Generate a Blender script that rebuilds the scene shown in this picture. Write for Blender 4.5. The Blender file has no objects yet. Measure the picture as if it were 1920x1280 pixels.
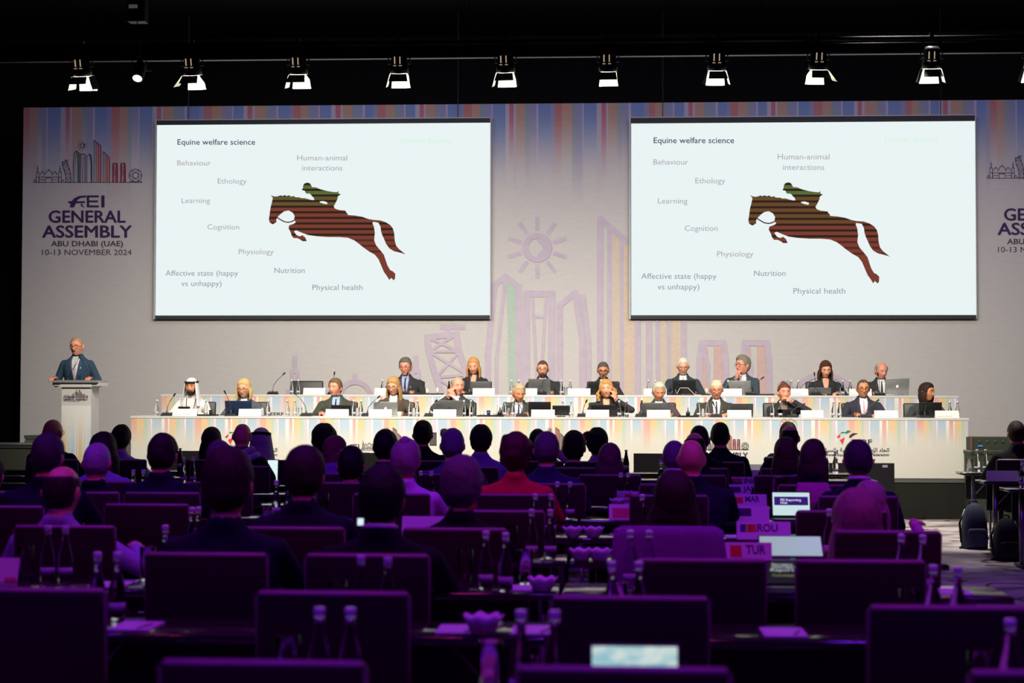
import bpy, bmesh, math, random
from mathutils import Vector, Matrix, noise
from mathutils.bvhtree import BVHTree
from mathutils.kdtree import KDTree
random.seed(7)
SC = bpy.context.scene
COL = SC.collection
R = math.radians
# ---------------------------------------------------------------- camera
F_PX = 3200.0
HC = 1.55
CAMROT = Matrix.Rotation(R(3.3), 4, 'Z') @ Matrix.Rotation(R(90) + math.atan(100 / F_PX), 4, 'X') @ Matrix.Rotation(0.0019, 4, 'Z')
cd = bpy.data.cameras.new('camera'); cam = bpy.data.objects.new('camera', cd); COL.objects.link(cam)
cd.lens = 60.0; cd.sensor_width = 36.0; cd.clip_start = 0.1; cd.clip_end = 100
cam.matrix_world = Matrix.Translation((0, 0, HC)) @ CAMROT
cd.dof.use_dof = True; cd.dof.focus_distance = 21.0; cd.dof.aperture_fstop = 3.0
SC.camera = cam

def ray(px, py):
    return CAMROT.to_3x3() @ Vector(((px - 960) / F_PX, (640 - py) / F_PX, -1))
def atY(px, py, Y):
    d = ray(px, py); t = Y / d.y
    return Vector((d.x * t, Y, HC + d.z * t))
def atZ(px, py, Z):
    d = ray(px, py); t = (Z - HC) / d.z
    return Vector((d.x * t, d.y * t, Z))
def ppm(Y): return F_PX / Y          # pixels per metre near the picture centre

# ---------------------------------------------------------------- world, exposure, lights
w = bpy.data.worlds.new('world'); SC.world = w; w.use_nodes = True
w.node_tree.nodes['Background'].inputs[0].default_value = (0.010, 0.008, 0.012, 1)
w.node_tree.nodes['Background'].inputs[1].default_value = 0.25
vs = SC.view_settings; vs.view_transform = 'Standard'; vs.look = 'None'; vs.gamma = 1; vs.exposure = 0.0; vs.use_curve_mapping = False
SC.cycles.caustics_reflective = False; SC.cycles.caustics_refractive = False
def area(name, loc, size, col, power, rot=(0, 0, 0), sy=None, spread=180):
    l = bpy.data.lights.new(name, 'AREA'); l.shape = 'RECTANGLE'; l.size = size; l.size_y = sy or size
    l.color = col; l.energy = power; l.spread = R(spread)
    o = bpy.data.objects.new(name, l); COL.objects.link(o); o.location = loc; o.rotation_euler = rot
    return o
VIO = (0.22, 0.018, 1.0); MAG = (1.0, 0.05, 0.55)
# house wash over the audience: violet and magenta heads hung above and behind the frame
for x in (-5.5, -1.8, 1.9, 5.6):
    for y, k in ((2.5, 1.0), (9.5, 1.0)):
        area('violet_wash', (x, y, 6.6), 0.5, VIO, 58 * k, (R(6), 0, 0), None, 125)
    area('magenta_wash', (x + 1.7, 6.5, 6.6), 0.5, MAG, 19, (R(4), 0, 0), None, 125)
# soft lilac wash on the backdrop from the ceiling in front of it
area('lilac_backdrop_wash', (0.5, 20.5, 6.7), 18, (0.70, 0.62, 1.0), 215, (R(68), 0, 0), 0.3)
# one neutral house downlight over the aisle in front of the stage
area('aisle_downlight', (3.3, 18.6, 7.2), 0.4, (1.0, 0.95, 0.92), 62, (0, 0, 0), None, 50)
# profile spots hanging from the stage truss light the panel (11 positions, see stage_light)
WARM = (1.0, 0.93, 0.80)
SPOT_POWER = 540.0

# ---------------------------------------------------------------- materials
MATS = {}
def mat(name, col, rough=0.6, metal=0.0, nscale=None, namt=0.12, emit=None, es=1.0, bump=0.0, trans=0.0, ior=1.45, stretch=None, spec=None, sheen=0.0):
    if name in MATS: return MATS[name]
    m = bpy.data.materials.new(name); m.use_nodes = True; nt = m.node_tree; b = nt.nodes['Principled BSDF']
    b.inputs['Base Color'].default_value = (*col, 1); b.inputs['Roughness'].default_value = rough; b.inputs['Metallic'].default_value = metal
    b.inputs['IOR'].default_value = ior
    if trans: b.inputs['Transmission Weight'].default_value = trans
    if spec is not None: b.inputs['Specular IOR Level'].default_value = spec
    if emit: b.inputs['Emission Color'].default_value = (*emit, 1); b.inputs['Emission Strength'].default_value = es
    if not trans and not emit:
        tc = nt.nodes.new('ShaderNodeTexCoord'); nz = nt.nodes.new('ShaderNodeTexNoise'); nz.inputs['Scale'].default_value = nscale or 18
        nz.inputs['Detail'].default_value = 3
        src = tc.outputs['Object']
        if stretch:
            mp = nt.nodes.new('ShaderNodeMapping'); mp.inputs['Scale'].default_value = stretch
            nt.links.new(src, mp.inputs[0]); src = mp.outputs[0]
        nt.links.new(src, nz.inputs['Vector'])
        mx = nt.nodes.new('ShaderNodeMix'); mx.data_type = 'RGBA'
        mx.inputs[6].default_value = (*[c * (1 - namt) for c in col], 1); mx.inputs[7].default_value = (*[min(1, c * (1 + namt)) for c in col], 1)
        nt.links.new(nz.outputs['Fac'], mx.inputs[0]); nt.links.new(mx.outputs[2], b.inputs['Base Color'])
        if bump:
            bp = nt.nodes.new('ShaderNodeBump'); bp.inputs['Strength'].default_value = bump; bp.inputs['Distance'].default_value = 0.01
            nt.links.new(nz.outputs['Fac'], bp.inputs['Height']); nt.links.new(bp.outputs[0], b.inputs['Normal'])
    MATS[name] = m
    return m
def srgb(r, g, b):
    f = lambda c: (c / 255 / 12.92) if c / 255 <= 0.04045 else ((c / 255 + 0.055) / 1.055) ** 2.4
    return (f(r), f(g), f(b))
def attr_mat(name, rough=0.7, emit=0.0):
    m = bpy.data.materials.new(name); m.use_nodes = True; nt = m.node_tree; b = nt.nodes['Principled BSDF']
    a = nt.nodes.new('ShaderNodeVertexColor'); a.layer_name = 'print'
    nz = nt.nodes.new('ShaderNodeTexNoise'); nz.inputs['Scale'].default_value = 120
    mx = nt.nodes.new('ShaderNodeMix'); mx.data_type = 'RGBA'; mx.blend_type = 'MULTIPLY'; mx.inputs[0].default_value = 0.12
    nt.links.new(a.outputs[0], mx.inputs[6]); nt.links.new(nz.outputs['Fac'], mx.inputs[7])
    nt.links.new(mx.outputs[2], b.inputs['Base Color']); b.inputs['Roughness'].default_value = rough
    b.inputs['Specular IOR Level'].default_value = 0.15
    return m
BLACKCLOTH = mat('black_cloth', (0.006, 0.0062, 0.0055), 0.95, nscale=6, spec=0.1)
METAL = mat('grey_metal', (0.30, 0.30, 0.31), 0.35, 0.8)
DARKMETAL = mat('black_metal', (0.012, 0.012, 0.012), 0.4, 0.2)
WHITEP = mat('white_card', (0.80, 0.78, 0.72), 0.6, nscale=9, namt=0.03)
BLACKPL = mat('black_plastic', (0.012, 0.012, 0.013), 0.4)
GREYPL = mat('grey_aluminium', (0.17, 0.17, 0.165), 0.4, 0.5)
SILVER = mat('silver_aluminium', (0.42, 0.43, 0.41), 0.35, 0.6)
NAVYPL = mat('navy_plastic', (0.012, 0.025, 0.07), 0.4)
CHAIRF = mat('plum_chair_fabric', (0.030, 0.014, 0.010), 0.62, nscale=60, bump=0.2, spec=0.35)
CHAIRR = mat('chair_lit_rim', (0.26, 0.13, 0.18), 0.4, spec=0.6)  # pale tone paints the overhead light along the backrest edges
CHAIRB = mat('black_chair_leather', (0.02, 0.02, 0.018), 0.45)
TABLE = mat('dark_table_laminate', (0.03, 0.022, 0.022), 0.10, nscale=5, stretch=(1, 12, 1), spec=1.0)
GLASS = mat('clear_glass', (0.93, 0.96, 0.97), 0.03, trans=1.0, ior=1.17)
CAPW = mat('white_bottle_cap', (0.70, 0.70, 0.72), 0.25)
BLABEL = mat('pale_bottle_label', (0.5, 0.5, 0.55), 0.5)
GLARE = mat('bottle_neck_glint', (0.8, 0.8, 0.8), 0.15, 0.9)  # mirror-bright tone standing in for highlights on the bottle necks
BOWL = mat('white_paper_bowl', (0.7, 0.68, 0.7), 0.6)
SKINS = [mat('skin_light', srgb(226, 160, 128), 0.5, nscale=30, namt=0.06), mat('skin_tan', srgb(205, 135, 98), 0.5, nscale=30, namt=0.06), mat('skin_pink', srgb(228, 150, 122), 0.5, nscale=30, namt=0.06)]
SHIRT = mat('white_shirt', (0.78, 0.78, 0.76), 0.7)
BLUESH = mat('blue_shirt', srgb(150, 172, 205), 0.7)
EYEW = mat('eye_white', (0.7, 0.68, 0.66), 0.2)
IRIS = mat('dark_iris', (0.03, 0.02, 0.015), 0.2)
LIPS = mat('lips', srgb(176, 92, 84), 0.5)
FRAMEG = mat('black_spectacle_frame', (0.02, 0.017, 0.016), 0.3)
FRAMER = mat('red_spectacle_frame', srgb(120, 30, 28), 0.3)
LANY = mat('purple_lanyard', srgb(84, 34, 78), 0.6)
def cloth(name, c): return mat(name, c, 0.85, nscale=45, namt=0.2, bump=0.25, spec=0.2)
def hairm(name, c): return mat(name, c, 0.62, nscale=14, namt=0.4, bump=0.7, stretch=(6, 6, 1), spec=0.22)

# ---------------------------------------------------------------- objects
def newobj(name, me, parent=None, loc=(0, 0, 0), rot=(0, 0, 0)):
    o = bpy.data.objects.new(name, me); COL.objects.link(o); o.parent = parent
    o.location = loc; o.rotation_euler = rot
    return o
def tag(o, label=None, cat=None, group=None, kind=None):
    if label: o['label'] = label
    if cat: o['category'] = cat
    if group: o['group'] = group
    if kind: o['kind'] = kind
    return o
def root(name, loc, label, cat, group=None, rot=(0, 0, 0)):
    return tag(newobj(name, None, None, loc, rot), label, cat, group)
def mesh(name, V, Fc, mats, smooth=False, mi=None):
    me = bpy.data.meshes.new(name); me.from_pydata([tuple(v) for v in V], [], Fc)
    for m in (mats if isinstance(mats, (list, tuple)) else [mats]): me.materials.append(m)
    if mi: me.polygons.foreach_set('material_index', mi)
    if smooth: me.polygons.foreach_set('use_smooth', [True] * len(me.polygons))
    me.update()
    return me
def copytree(o, loc=None, rot=None, parent=None):
    c = o.copy(); COL.objects.link(c); c.parent = parent
    if loc is not None: c.location = loc
    if rot is not None: c.rotation_euler = rot
    for ch in list(o.children): copytree(ch, parent=c)
    return c

class Geo:
    def __init__(s): s.v = []; s.f = []; s.l = []
    def add(s, V, Fc, lab=0):
        n = len(s.v); s.v += [Vector(v) for v in V]; s.f += [tuple(i + n for i in f) for f in Fc]; s.l += [lab] * len(V)
    def box(s, x0, x1, y0, y1, z0, z1, lab=0, M=None):
        V = [Vector(p) for p in ((x0, y0, z0), (x1, y0, z0), (x1, y1, z0), (x0, y1, z0), (x0, y0, z1), (x1, y0, z1), (x1, y1, z1), (x0, y1, z1))]
        if M: V = [M @ v for v in V]
        s.add(V, [(3, 2, 1, 0), (4, 5, 6, 7), (0, 1, 5, 4), (1, 2, 6, 5), (2, 3, 7, 6), (3, 0, 4, 7)], lab)
    def loft(s, rings, lab=0, cap=True, closed=True):
        n = len(rings[0]); b = []; V = []
        for r in rings: V += r
        Fc = []
        for k in range(len(rings) - 1):
            for i in range(n if closed else n - 1):
                j = (i + 1) % n
                Fc.append((k * n + i, k * n + j, (k + 1) * n + j, (k + 1) * n + i))
        if cap: Fc.append(tuple(reversed(range(n)))); Fc.append(tuple((len(rings) - 1) * n + i for i in range(n)))
        s.add(V, Fc, lab)
    def cap(s, p0, p1, r0, r1, lab=0, n=12, m=3):
        p0 = Vector(p0); p1 = Vector(p1); d = (p1 - p0); L = d.length
        d = d.normalized() if L > 1e-6 else Vector((0, 0, 1))
        u = d.orthogonal().normalized(); v = d.cross(u)
        rings = []
        for k in range(m + 1):
            a = math.pi / 2 * (1 - k / m) * 0.97; rings.append((p0 - d * r0 * math.sin(a), r0 * math.cos(a)))
        st = max(1, int(L / 0.035))
        for k in range(1, st): rings.append((p0 + d * L * k / st, r0 + (r1 - r0) * k / st))
        for k in range(m + 1):
            a = math.pi / 2 * (k / m) * 0.97; rings.append((p1 + d * r1 * math.sin(a), r1 * math.cos(a)))
        s.loft([[c + (u * math.cos(t) + v * math.sin(t)) * r for t in [2 * math.pi * i / n for i in range(n)]] for c, r in rings], lab)
    def tube(s, pts, r, n=8, lab=0):
        pts = [Vector(p) for p in pts]; rings = []
        for i, p in enumerate(pts):
            d = (pts[min(i + 1, len(pts) - 1)] - pts[max(i - 1, 0)]).normalized()
            ref = Vector((0, 0, 1)) if abs(d.z) < 0.9 else Vector((0, 1, 0))
            u = d.cross(ref).normalized(); v = d.cross(u)
            rr = r[i] if isinstance(r, (list, tuple)) else r
            rings.append([p + (u * math.cos(t) + v * math.sin(t)) * rr for t in [2 * math.pi * k / n for k in range(n)]])
        s.loft(rings, lab)
    def lathe(s, prof, c=(0, 0, 0), n=16, lab=0):
        c = Vector(c)
        s.loft([[c + Vector((r * math.cos(t), r * math.sin(t), z)) for t in [2 * math.pi * k / n for k in range(n)]] for r, z in prof], lab)
    def mesh(s, name, mats, smooth=False): return mesh(name, s.v, s.f, mats, smooth)
    def obj(s, name, mats, parent=None, smooth=False, loc=(0, 0, 0)): return newobj(name, s.mesh(name, mats, smooth), parent, loc)
def wobj(name, g, mats, parent, smooth=False, M=None):
    """world-coordinate geometry put under an unrotated parent"""
    o = parent.location if parent else Vector((0, 0, 0))
    g2 = Geo(); g2.add([v - o for v in g.v], g.f)
    return g2.obj(name, mats, parent, smooth)
def top(name, g, mats, label, cat, group=None, smooth=False):
    """a thing that is one mesh, origin at its base"""
    xs = [v.x for v in g.v]; ys = [v.y for v in g.v]; z0 = min(v.z for v in g.v)
    c = Vector(((min(xs) + max(xs)) / 2, (min(ys) + max(ys)) / 2, z0))
    g2 = Geo(); g2.add([v - c for v in g.v], g.f)
    return tag(g2.obj(name, mats, None, smooth, c), label, cat, group)
def bevbox(name, sx, sy, sz, bev, m, seg=2):
    bm = bmesh.new(); bmesh.ops.create_cube(bm, size=1)
    for v in bm.verts: v.co = Vector((v.co.x * sx, v.co.y * sy, v.co.z * sz))
    bmesh.ops.bevel(bm, geom=bm.edges[:], offset=bev, segments=seg, affect='EDGES', profile=0.5)
    me = bpy.data.meshes.new(name); bm.to_mesh(me); bm.free(); me.materials.append(m)
    me.polygons.foreach_set('use_smooth', [True] * len(me.polygons))
    return me

def short(s, n=16):
    return ' '.join(s.split()[:n])
# ---------------------------------------------------------------- lettering
TC = {}
def textgeo(s, bold=0.0):
    if (s, bold) in TC: return TC[(s, bold)]
    c = bpy.data.curves.new('t', 'FONT'); c.body = s; c.align_x = 'LEFT'; c.offset = bold; c.resolution_u = 3
    o = bpy.data.objects.new('t', c); COL.objects.link(o)
    dg = bpy.context.evaluated_depsgraph_get(); dg.update()
    me = bpy.data.meshes.new_from_object(o.evaluated_get(dg))
    V = [tuple(v.co) for v in me.vertices]; Fc = [tuple(p.vertices) for p in me.polygons]
    bpy.data.objects.remove(o); bpy.data.curves.remove(c); bpy.data.meshes.remove(me)
    x0 = min(v[0] for v in V); x1 = max(v[0] for v in V)
    TC[(s, bold)] = ([(v[0] - x0, v[1]) for v in V], Fc, x1 - x0)
    return TC[(s, bold)]
def text(name, s, pl, x0, x1, yb, m, parent, bold=0.0, cap=None, italic=0.0):
    """letters on plane pl(u, v) -> world, from u=x0 to x1, baseline v=yb (v grows downward); cap = cap height or None to keep the aspect"""
    V, Fc, W = textgeo(s, 0.0 if bold > 0.02 else bold); k = (x1 - x0) / W; kv = cap / 0.7 if cap else k
    g = Geo(); sh = [(0, 0)] if bold <= 0.02 else [(0, 0), (-bold, 0), (bold, 0), (0, bold * 0.7), (0, -bold * 0.7)]
    for q, (a, b) in enumerate(sh): g.add([pl(x0 + (x + a + italic * y) * k, yb - (y + b) * kv) + Vector((0, -0.0004 * q, 0)) for x, y in V], [tuple(f) for f in Fc])
    return wobj(name, g, m, parent)
def pixplane(Y, off=0.0): return lambda u, v: atY(u, v, Y) + Vector((0, -off, 0))
RIB = [0]
def ribbon(g, pl0, pts, wd, closed=False):
    P = [Vector((a, b)) for a, b in pts]
    n = len(P); segs = n if closed else n - 1
    for i in range(segs):
        a, b = P[i], P[(i + 1) % n]; d = (b - a)
        if d.length < 1e-6: continue
        d.normalize(); nn = Vector((-d.y, d.x)) * wd / 2; e = d * wd * 0.35
        RIB[0] = (RIB[0] + 1) % 67; oo = Vector((0, -0.00018 * (RIB[0] + 1), 0)); pl = lambda u, v: pl0(u, v) + oo
        g.add([pl(*(a - e + nn)), pl(*(b + e + nn)), pl(*(b + e - nn)), pl(*(a - e - nn))], [(0, 1, 2, 3)])
def poly(g, pl, pts):
    from mathutils.geometry import tessellate_polygon
    P = [Vector((a, b, 0)) for a, b in pts]
    T = tessellate_polygon([P])
    g.add([pl(a, b) for a, b in pts], [tuple(t) for t in T])
# ================================================================ ROOM
def slab(name, x0, x1, y0, y1, z0, z1, m):
    g = Geo(); g.box(x0, x1, y0, y1, z0, z1); return tag(g.obj(name, m), kind='structure')
def carpet():
    m = bpy.data.materials.new('swirled_carpet'); m.use_nodes = True; nt = m.node_tree; b = nt.nodes['Principled BSDF']
    N = nt.nodes.new; L = nt.links.new
    tc = N('ShaderNodeTexCoord'); nz = N('ShaderNodeTexNoise'); nz.inputs['Scale'].default_value = 0.55; nz.inputs['Detail'].default_value = 1.5; nz.inputs['Distortion'].default_value = 1.6
    L(tc.outputs['Object'], nz.inputs['Vector'])
    wv = N('ShaderNodeMath'); wv.operation = 'MULTIPLY'; wv.inputs[1].default_value = 34; L(nz.outputs['Fac'], wv.inputs[0])
    sn = N('ShaderNodeMath'); sn.operation = 'SINE'; L(wv.outputs[0], sn.inputs[0])
    cr = N('ShaderNodeValToRGB'); cr.color_ramp.elements[0].position = 0.80; cr.color_ramp.elements[1].position = 0.97
    cr.color_ramp.elements[0].color = (0.52, 0.47, 0.45, 1); cr.color_ramp.elements[1].color = (0.10, 0.07, 0.055, 1)
    L(sn.outputs[0], cr.inputs[0])
    n2 = N('ShaderNodeTexNoise'); n2.inputs['Scale'].default_value = 2.2; n2.inputs['Detail'].default_value = 5; L(tc.outputs['Object'], n2.inputs['Vector'])
    c2 = N('ShaderNodeValToRGB'); c2.color_ramp.elements[0].color = (0.35, 0.33, 0.33, 1); c2.color_ramp.elements[1].color = (1.3, 1.25, 1.2, 1); c2.color_ramp.elements[0].position = 0.35; c2.color_ramp.elements[1].position = 0.7
    L(n2.outputs['Fac'], c2.inputs[0])
    mx = N('ShaderNodeMix'); mx.data_type = 'RGBA'; mx.blend_type = 'MULTIPLY'; mx.inputs[0].default_value = 1
    L(cr.outputs[0], mx.inputs[6]); L(c2.outputs[0], mx.inputs[7]); L(mx.outputs[2], b.inputs['Base Color'])
    b.inputs['Roughness'].default_value = 0.85
    return m
slab('floor', -13, 13, -4, 28, -0.1, 0, carpet())
slab('ceiling', -13, 13, -4, 28, 7.4, 7.5, BLACKCLOTH)
slab('wall_back', -13, 13, 27.6, 27.7, 0, 7.4, BLACKCLOTH)
slab('wall_left', -13.1, -13, -4, 28, 0, 7.4, BLACKCLOTH)
slab('wall_right', 13, 13.1, -4, 28, 0, 7.4, BLACKCLOTH)
slab('wall_front', -13, 13, -4.1, -4, 0, 7.4, BLACKCLOTH)

# ================================================================ STAGE
YF, YB, YW = 21.75, 23.75, 26.0
STG = mat('charcoal_stage_skirt', (0.008, 0.009, 0.006), 0.9, nscale=3)
g = Geo(); g.box(-9.4, 10.4, YF - 0.02, 26.9, 0, 0.46)
st = top('stage_platform', g, STG, 'low black stage platform under the two panel tables', 'stage')
g = Geo(); g.box(-9.4, 10.4, YF - 0.03, 26.9, 0.46, 0.5); wobj('deck', g, mat('stage_carpet', (0.10, 0.10, 0.09), 0.95, nscale=30), st)
g = Geo()
for k in range(60): x = -9.3 + k * 0.33; g.box(x, x + 0.03, YF - 0.028, YF - 0.02, 0.02, 0.45)
tag(wobj('skirt_pleats', g, STG, st), kind='stuff')
g = Geo(); g.box(-8.2, 8.8, YB - 0.12, 25.95, 0.5, 0.8)
rz = top('rear_riser', g, mat('riser_carpet', (0.12, 0.12, 0.11), 0.95), 'grey carpeted riser carrying the rear panel table', 'riser')

# ---- printed panels
C = dict(base=srgb(230, 228, 216), white=srgb(246, 243, 238), blue=srgb(186, 208, 226), salmon=srgb(238, 180, 160), orange=srgb(240, 206, 156), green=srgb(190, 214, 190),
         lav=srgb(216, 208, 218), red=srgb(236, 178, 172))
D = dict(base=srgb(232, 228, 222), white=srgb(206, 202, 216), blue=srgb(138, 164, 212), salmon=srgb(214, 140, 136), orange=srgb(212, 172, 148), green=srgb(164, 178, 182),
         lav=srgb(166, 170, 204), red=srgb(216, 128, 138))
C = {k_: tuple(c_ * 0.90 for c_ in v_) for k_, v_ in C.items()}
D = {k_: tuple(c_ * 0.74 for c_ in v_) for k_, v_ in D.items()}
PAT = [('salmon', 10), ('orange', 12), ('green', 6), ('lav', 8), ('white', 2), ('blue', 15), ('white', 6), ('red', 6), ('white', 3), ('orange', 14), ('green', 6), ('lav', 8), ('white', 3), ('blue', 15), ('lav', 6)]
PRINT = attr_mat('printed_fabric')
def striped(name, parent, x0, x1, z0, z1, Y, cols, k, h, seed, rows=10, flip=False):
    """stripes hanging from the top edge and fading into the base colour within height h"""
    rnd = random.Random(seed); xs = []; x = x0; i = 0
    while x < x1 - 1e-4:
        nm, wd = PAT[i % len(PAT)]; wd = wd * k * rnd.uniform(0.8, 1.25); e = min(x1, x + wd)
        xs.append((x, e, cols[nm], rnd.uniform(0.65, 1.1))); x = e; i += 1
    V = []; Fc = []; CL = []
    B = cols['base']
    for a, b, c, hh in xs:
        for r in range(rows):
            def zc(q): return z1 - h * hh * q / rows
            za, zb = zc(r), zc(r + 1)
            if za <= z0: break
            zb = max(zb, z0)
            def cc(q):
                f = (q / rows); f = 1 - f if flip else f; f = f * f * (3 - 2 * f); return tuple(c[j] * (1 - f) + B[j] * f for j in range(3)) + (1,)
            n = len(V); V += [(a, Y, zb), (b, Y, zb), (b, Y, za), (a, Y, za)]; Fc.append((n, n + 1, n + 2, n + 3)); CL += [cc(r + 1), cc(r + 1), cc(r), cc(r)]
        n = len(V); zz = z1 - h * hh
        if zz <= z0 + 1e-4: continue
        V += [(a, Y, z0), (b, Y, z0), (b, Y, zz), (a, Y, zz)]; Fc.append((n, n + 1, n + 2, n + 3)); CL += [(*B, 1)] * 4
    o = parent.location
    me = mesh(name, [Vector(v) - o for v in V], Fc, PRINT)
    at = me.color_attributes.new('print', 'FLOAT_COLOR', 'CORNER')
    flat = [q for c in CL for q in c]; at.data.foreach_set('color', flat)
    return newobj(name, me, parent)

# ---- skyline emblem, drawn in units of the left logo's pixels (baseline v = 342)
def skyline(parent, pl, lw, cols, lines='ink', full=True, u_max=999):
    L = Geo(); G = Geo(); S = Geo(); RD = Geo()
    def rb(p, k=1.0, c=False, gg=None):
        if min(a for a, b in p) < u_max: ribbon(gg or L, pl, p, lw * k, c)
    circ = lambda cx, cy, r, n=20, a0=0, a1=360: [(cx + r * math.cos(R(a0 + (a1 - a0) * i / n)), cy - r * math.sin(R(a0 + (a1 - a0) * i / n))) for i in range(n + (a1 - a0 != 360))]
    if full: rb([(63, 342), (267, 342)])
    for x in (71, 113):
        rb([(x - 2.4, 342), (x - 2.4, 323), (x + 2.4, 323), (x + 2.4, 342)]); rb([(x - 2.6, 332), (x + 2.6, 332)]); rb([(x - 1, 323), (x - 1, 316), (x + 1, 316), (x + 1, 323)], 0.8); rb([(x, 316), (x, 311)])
    for x, y, r in ((80, 327, 4), (92, 325, 5.4), (103.5, 327, 4), (66, 340, 2.2), (118, 340, 2.2)):
        rb(circ(x, y, r, 12, -20, 200)); rb([(x, y - r), (x, y - r - 2.4)])
    rb([(73, 332), (111, 332)]); rb([(74, 332), (74, 342)]); rb([(110, 332), (110, 342)]); rb([(86, 342), (86, 334), (98, 334), (98, 342)]); rb([(76, 337), (84, 337)]); rb([(100, 337), (108, 337)])
    lf = [(117, 304), (117.5, 309), (120, 318), (123, 326), (124, 334), (124, 342)]; rt = [(127, 303), (128, 309), (131, 317), (133, 326), (133.5, 334), (133.5, 342)]
    rb(lf + rt[::-1], 1.2, True)
    for i in range(5): rb([lf[i], rt[i + 1]], 0.6); rb([rt[i], lf[i + 1]], 0.6); rb([lf[i + 1], rt[i + 1]], 0.6)
    rb([(124, 303), (124, 300.5)]); rb([(122, 300.5), (129.5, 300.5)], 1.1)
    poly(G, pl, [(144, 285), (148.7, 287), (148.9, 342), (145, 342), (145, 300)]); rb([(138, 342), (138, 310), (140.3, 286), (144, 283), (148.7, 286.5), (149, 342)], 1.2); rb([(141, 342), (141, 312), (144, 284)], 0.7)
    rb([(151.4, 342), (151.4, 289), (160.2, 289), (160.2, 342)], 1.4); rb([(153.5, 291), (155, 318), (155.5, 342)], 0.6); rb([(158.2, 291), (156.5, 318), (156, 342)], 0.6); rb([(153.8, 297), (158, 297)], 0.6)
    poly(G, pl, [(168.5, 289), (171, 292), (172.8, 306), (172.5, 342), (170.5, 342), (170.6, 305)]); rb([(163, 342), (163, 293), (168.3, 288.5), (170.8, 305), (171, 342)], 1.2); rb([(168.8, 290.5), (171, 290), (173, 306), (172.8, 342)], 1.1)
    cx, cy = 155.2, 273; rb(circ(cx, cy, 4.1, 24), 1.1, True)
    rb(circ(cx, cy, 3.2, 12, -62, 62), 1.5)
    for i in range(10):
        a = R(90 + 36 * i); rb([(cx + 6.3 * math.cos(a), cy - 6.3 * math.sin(a)), (cx + 8.6 * math.cos(a), cy - 8.6 * math.sin(a))], 0.8); rb([(cx + 9.6 * math.cos(a), cy - 9.6 * math.sin(a)), (cx + 10.2 * math.cos(a), cy - 10.2 * math.sin(a))], 0.8)
    for x, t, wd, sl in ((177, 263, 13, 11), (194, 284, 12, 12)):
        for a, b in ((0.35, 0.5), (0.62, 0.98)): poly(S, pl, [(x + wd * a, t + sl * a + 1), (x + wd * b, t + sl * b + 1), (x + wd * b, 342), (x + wd * a, 342)])
        rb([(x, 342), (x, t), (x + wd, t + sl), (x + wd, 342)], 1.2); rb([(x + wd * 0.25, t + sl * 0.25), (x + wd * 0.25, 342)], 0.8); rb([(x + wd * 0.58, t + sl * 0.58), (x + wd * 0.58, 342)], 0.7)
    for x in (211, 226):
        poly(RD, pl, [(x + 1.2, 308), (x + 3.4, 308), (x + 3.4, 342), (x + 1.2, 342)]); poly(RD, pl, [(x + 5.4, 306), (x + 9, 306), (x + 9, 342), (x + 5.4, 342)])
        rb([(x, 342), (x + 0.5, 313), (x + 1.2, 306), (x + 8.8, 306), (x + 9.6, 313), (x + 10, 342)], 1.2); rb([(x + 2.3, 306), (x + 2.3, 310), (x + 3.6, 314), (x + 3.2, 319), (x + 4.6, 322), (x + 4.6, 326), (x + 3, 330)], 0.7); rb([(x, 312), (x + 1.2, 312)]); rb([(x + 8.8, 312), (x + 10, 312)])
    rb(circ(254.5, 329, 12, 28), 1.1, True)
    for i in range(6):
        a = R(60 * i); b = R(60 * i + 120); rb([(254.5 + 11 * math.cos(a), 329 + 11 * math.sin(a)), (254.5 + 11 * math.cos(b), 329 + 11 * math.sin(b))], 0.6)
    rb(circ(254.5, 329, 5, 12), 0.6, True); rb([(243, 340.5), (266, 340.5)])
    r = wobj('skyline_emblem', L, cols[0], parent)
    for nm, gg, c in (('green_glazing', G, cols[1]), ('salmon_glazing', S, cols[2]), ('red_glazing', RD, cols[3])):
        if gg.v: newobj(nm, mesh(nm, [v - parent.location for v in gg.v], gg.f, c), r)
    return r
def fei(parent, pl, m):
    g = Geo(); q = lambda P: [(30 + x / 4, 180 + y / 4) for x, y in P]
    poly(g, pl, q([(403, 835), (412, 808), (392, 801), (392, 789), (416, 789), (438, 765), (475, 749), (528, 745), (528, 760), (490, 763), (466, 776), (456, 789), (520, 789), (520, 802), (450, 805), (436, 835)]))
    poly(g, pl, q([(492, 806), (503, 812), (500, 822), (518, 835), (505, 835), (484, 820)]))
    for a, b, c, d in ((532, 550, 745, 835), (550, 622, 745, 760), (550, 616, 783, 797), (550, 622, 820, 835), (640, 665, 745, 835)): poly(g, pl, q([(a, c), (b, c), (b, d), (a, d)]))
    return wobj('emblem_lettering', g, m, parent)
INK = mat('violet_print_ink', srgb(56, 30, 82), 0.7); INKB = mat('dark_print_ink', srgb(62, 50, 66), 0.7); GREENI = mat('green_print', srgb(70, 130, 110), 0.7); SALI = mat('salmon_print', srgb(196, 120, 104), 0.7); REDI = mat('red_print', srgb(160, 50, 70), 0.7)
PLI = [mat('pale_lilac_print', srgb(187, 174, 187), 0.7, nscale=8), mat('pale_green_print', srgb(169, 187, 173), 0.7), mat('pale_sand_print', srgb(203, 185, 164), 0.7), mat('pale_rose_print', srgb(199, 169, 162), 0.7)]
PBL = mat('pale_blue_print', srgb(196, 210, 220), 0.7)

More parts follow.
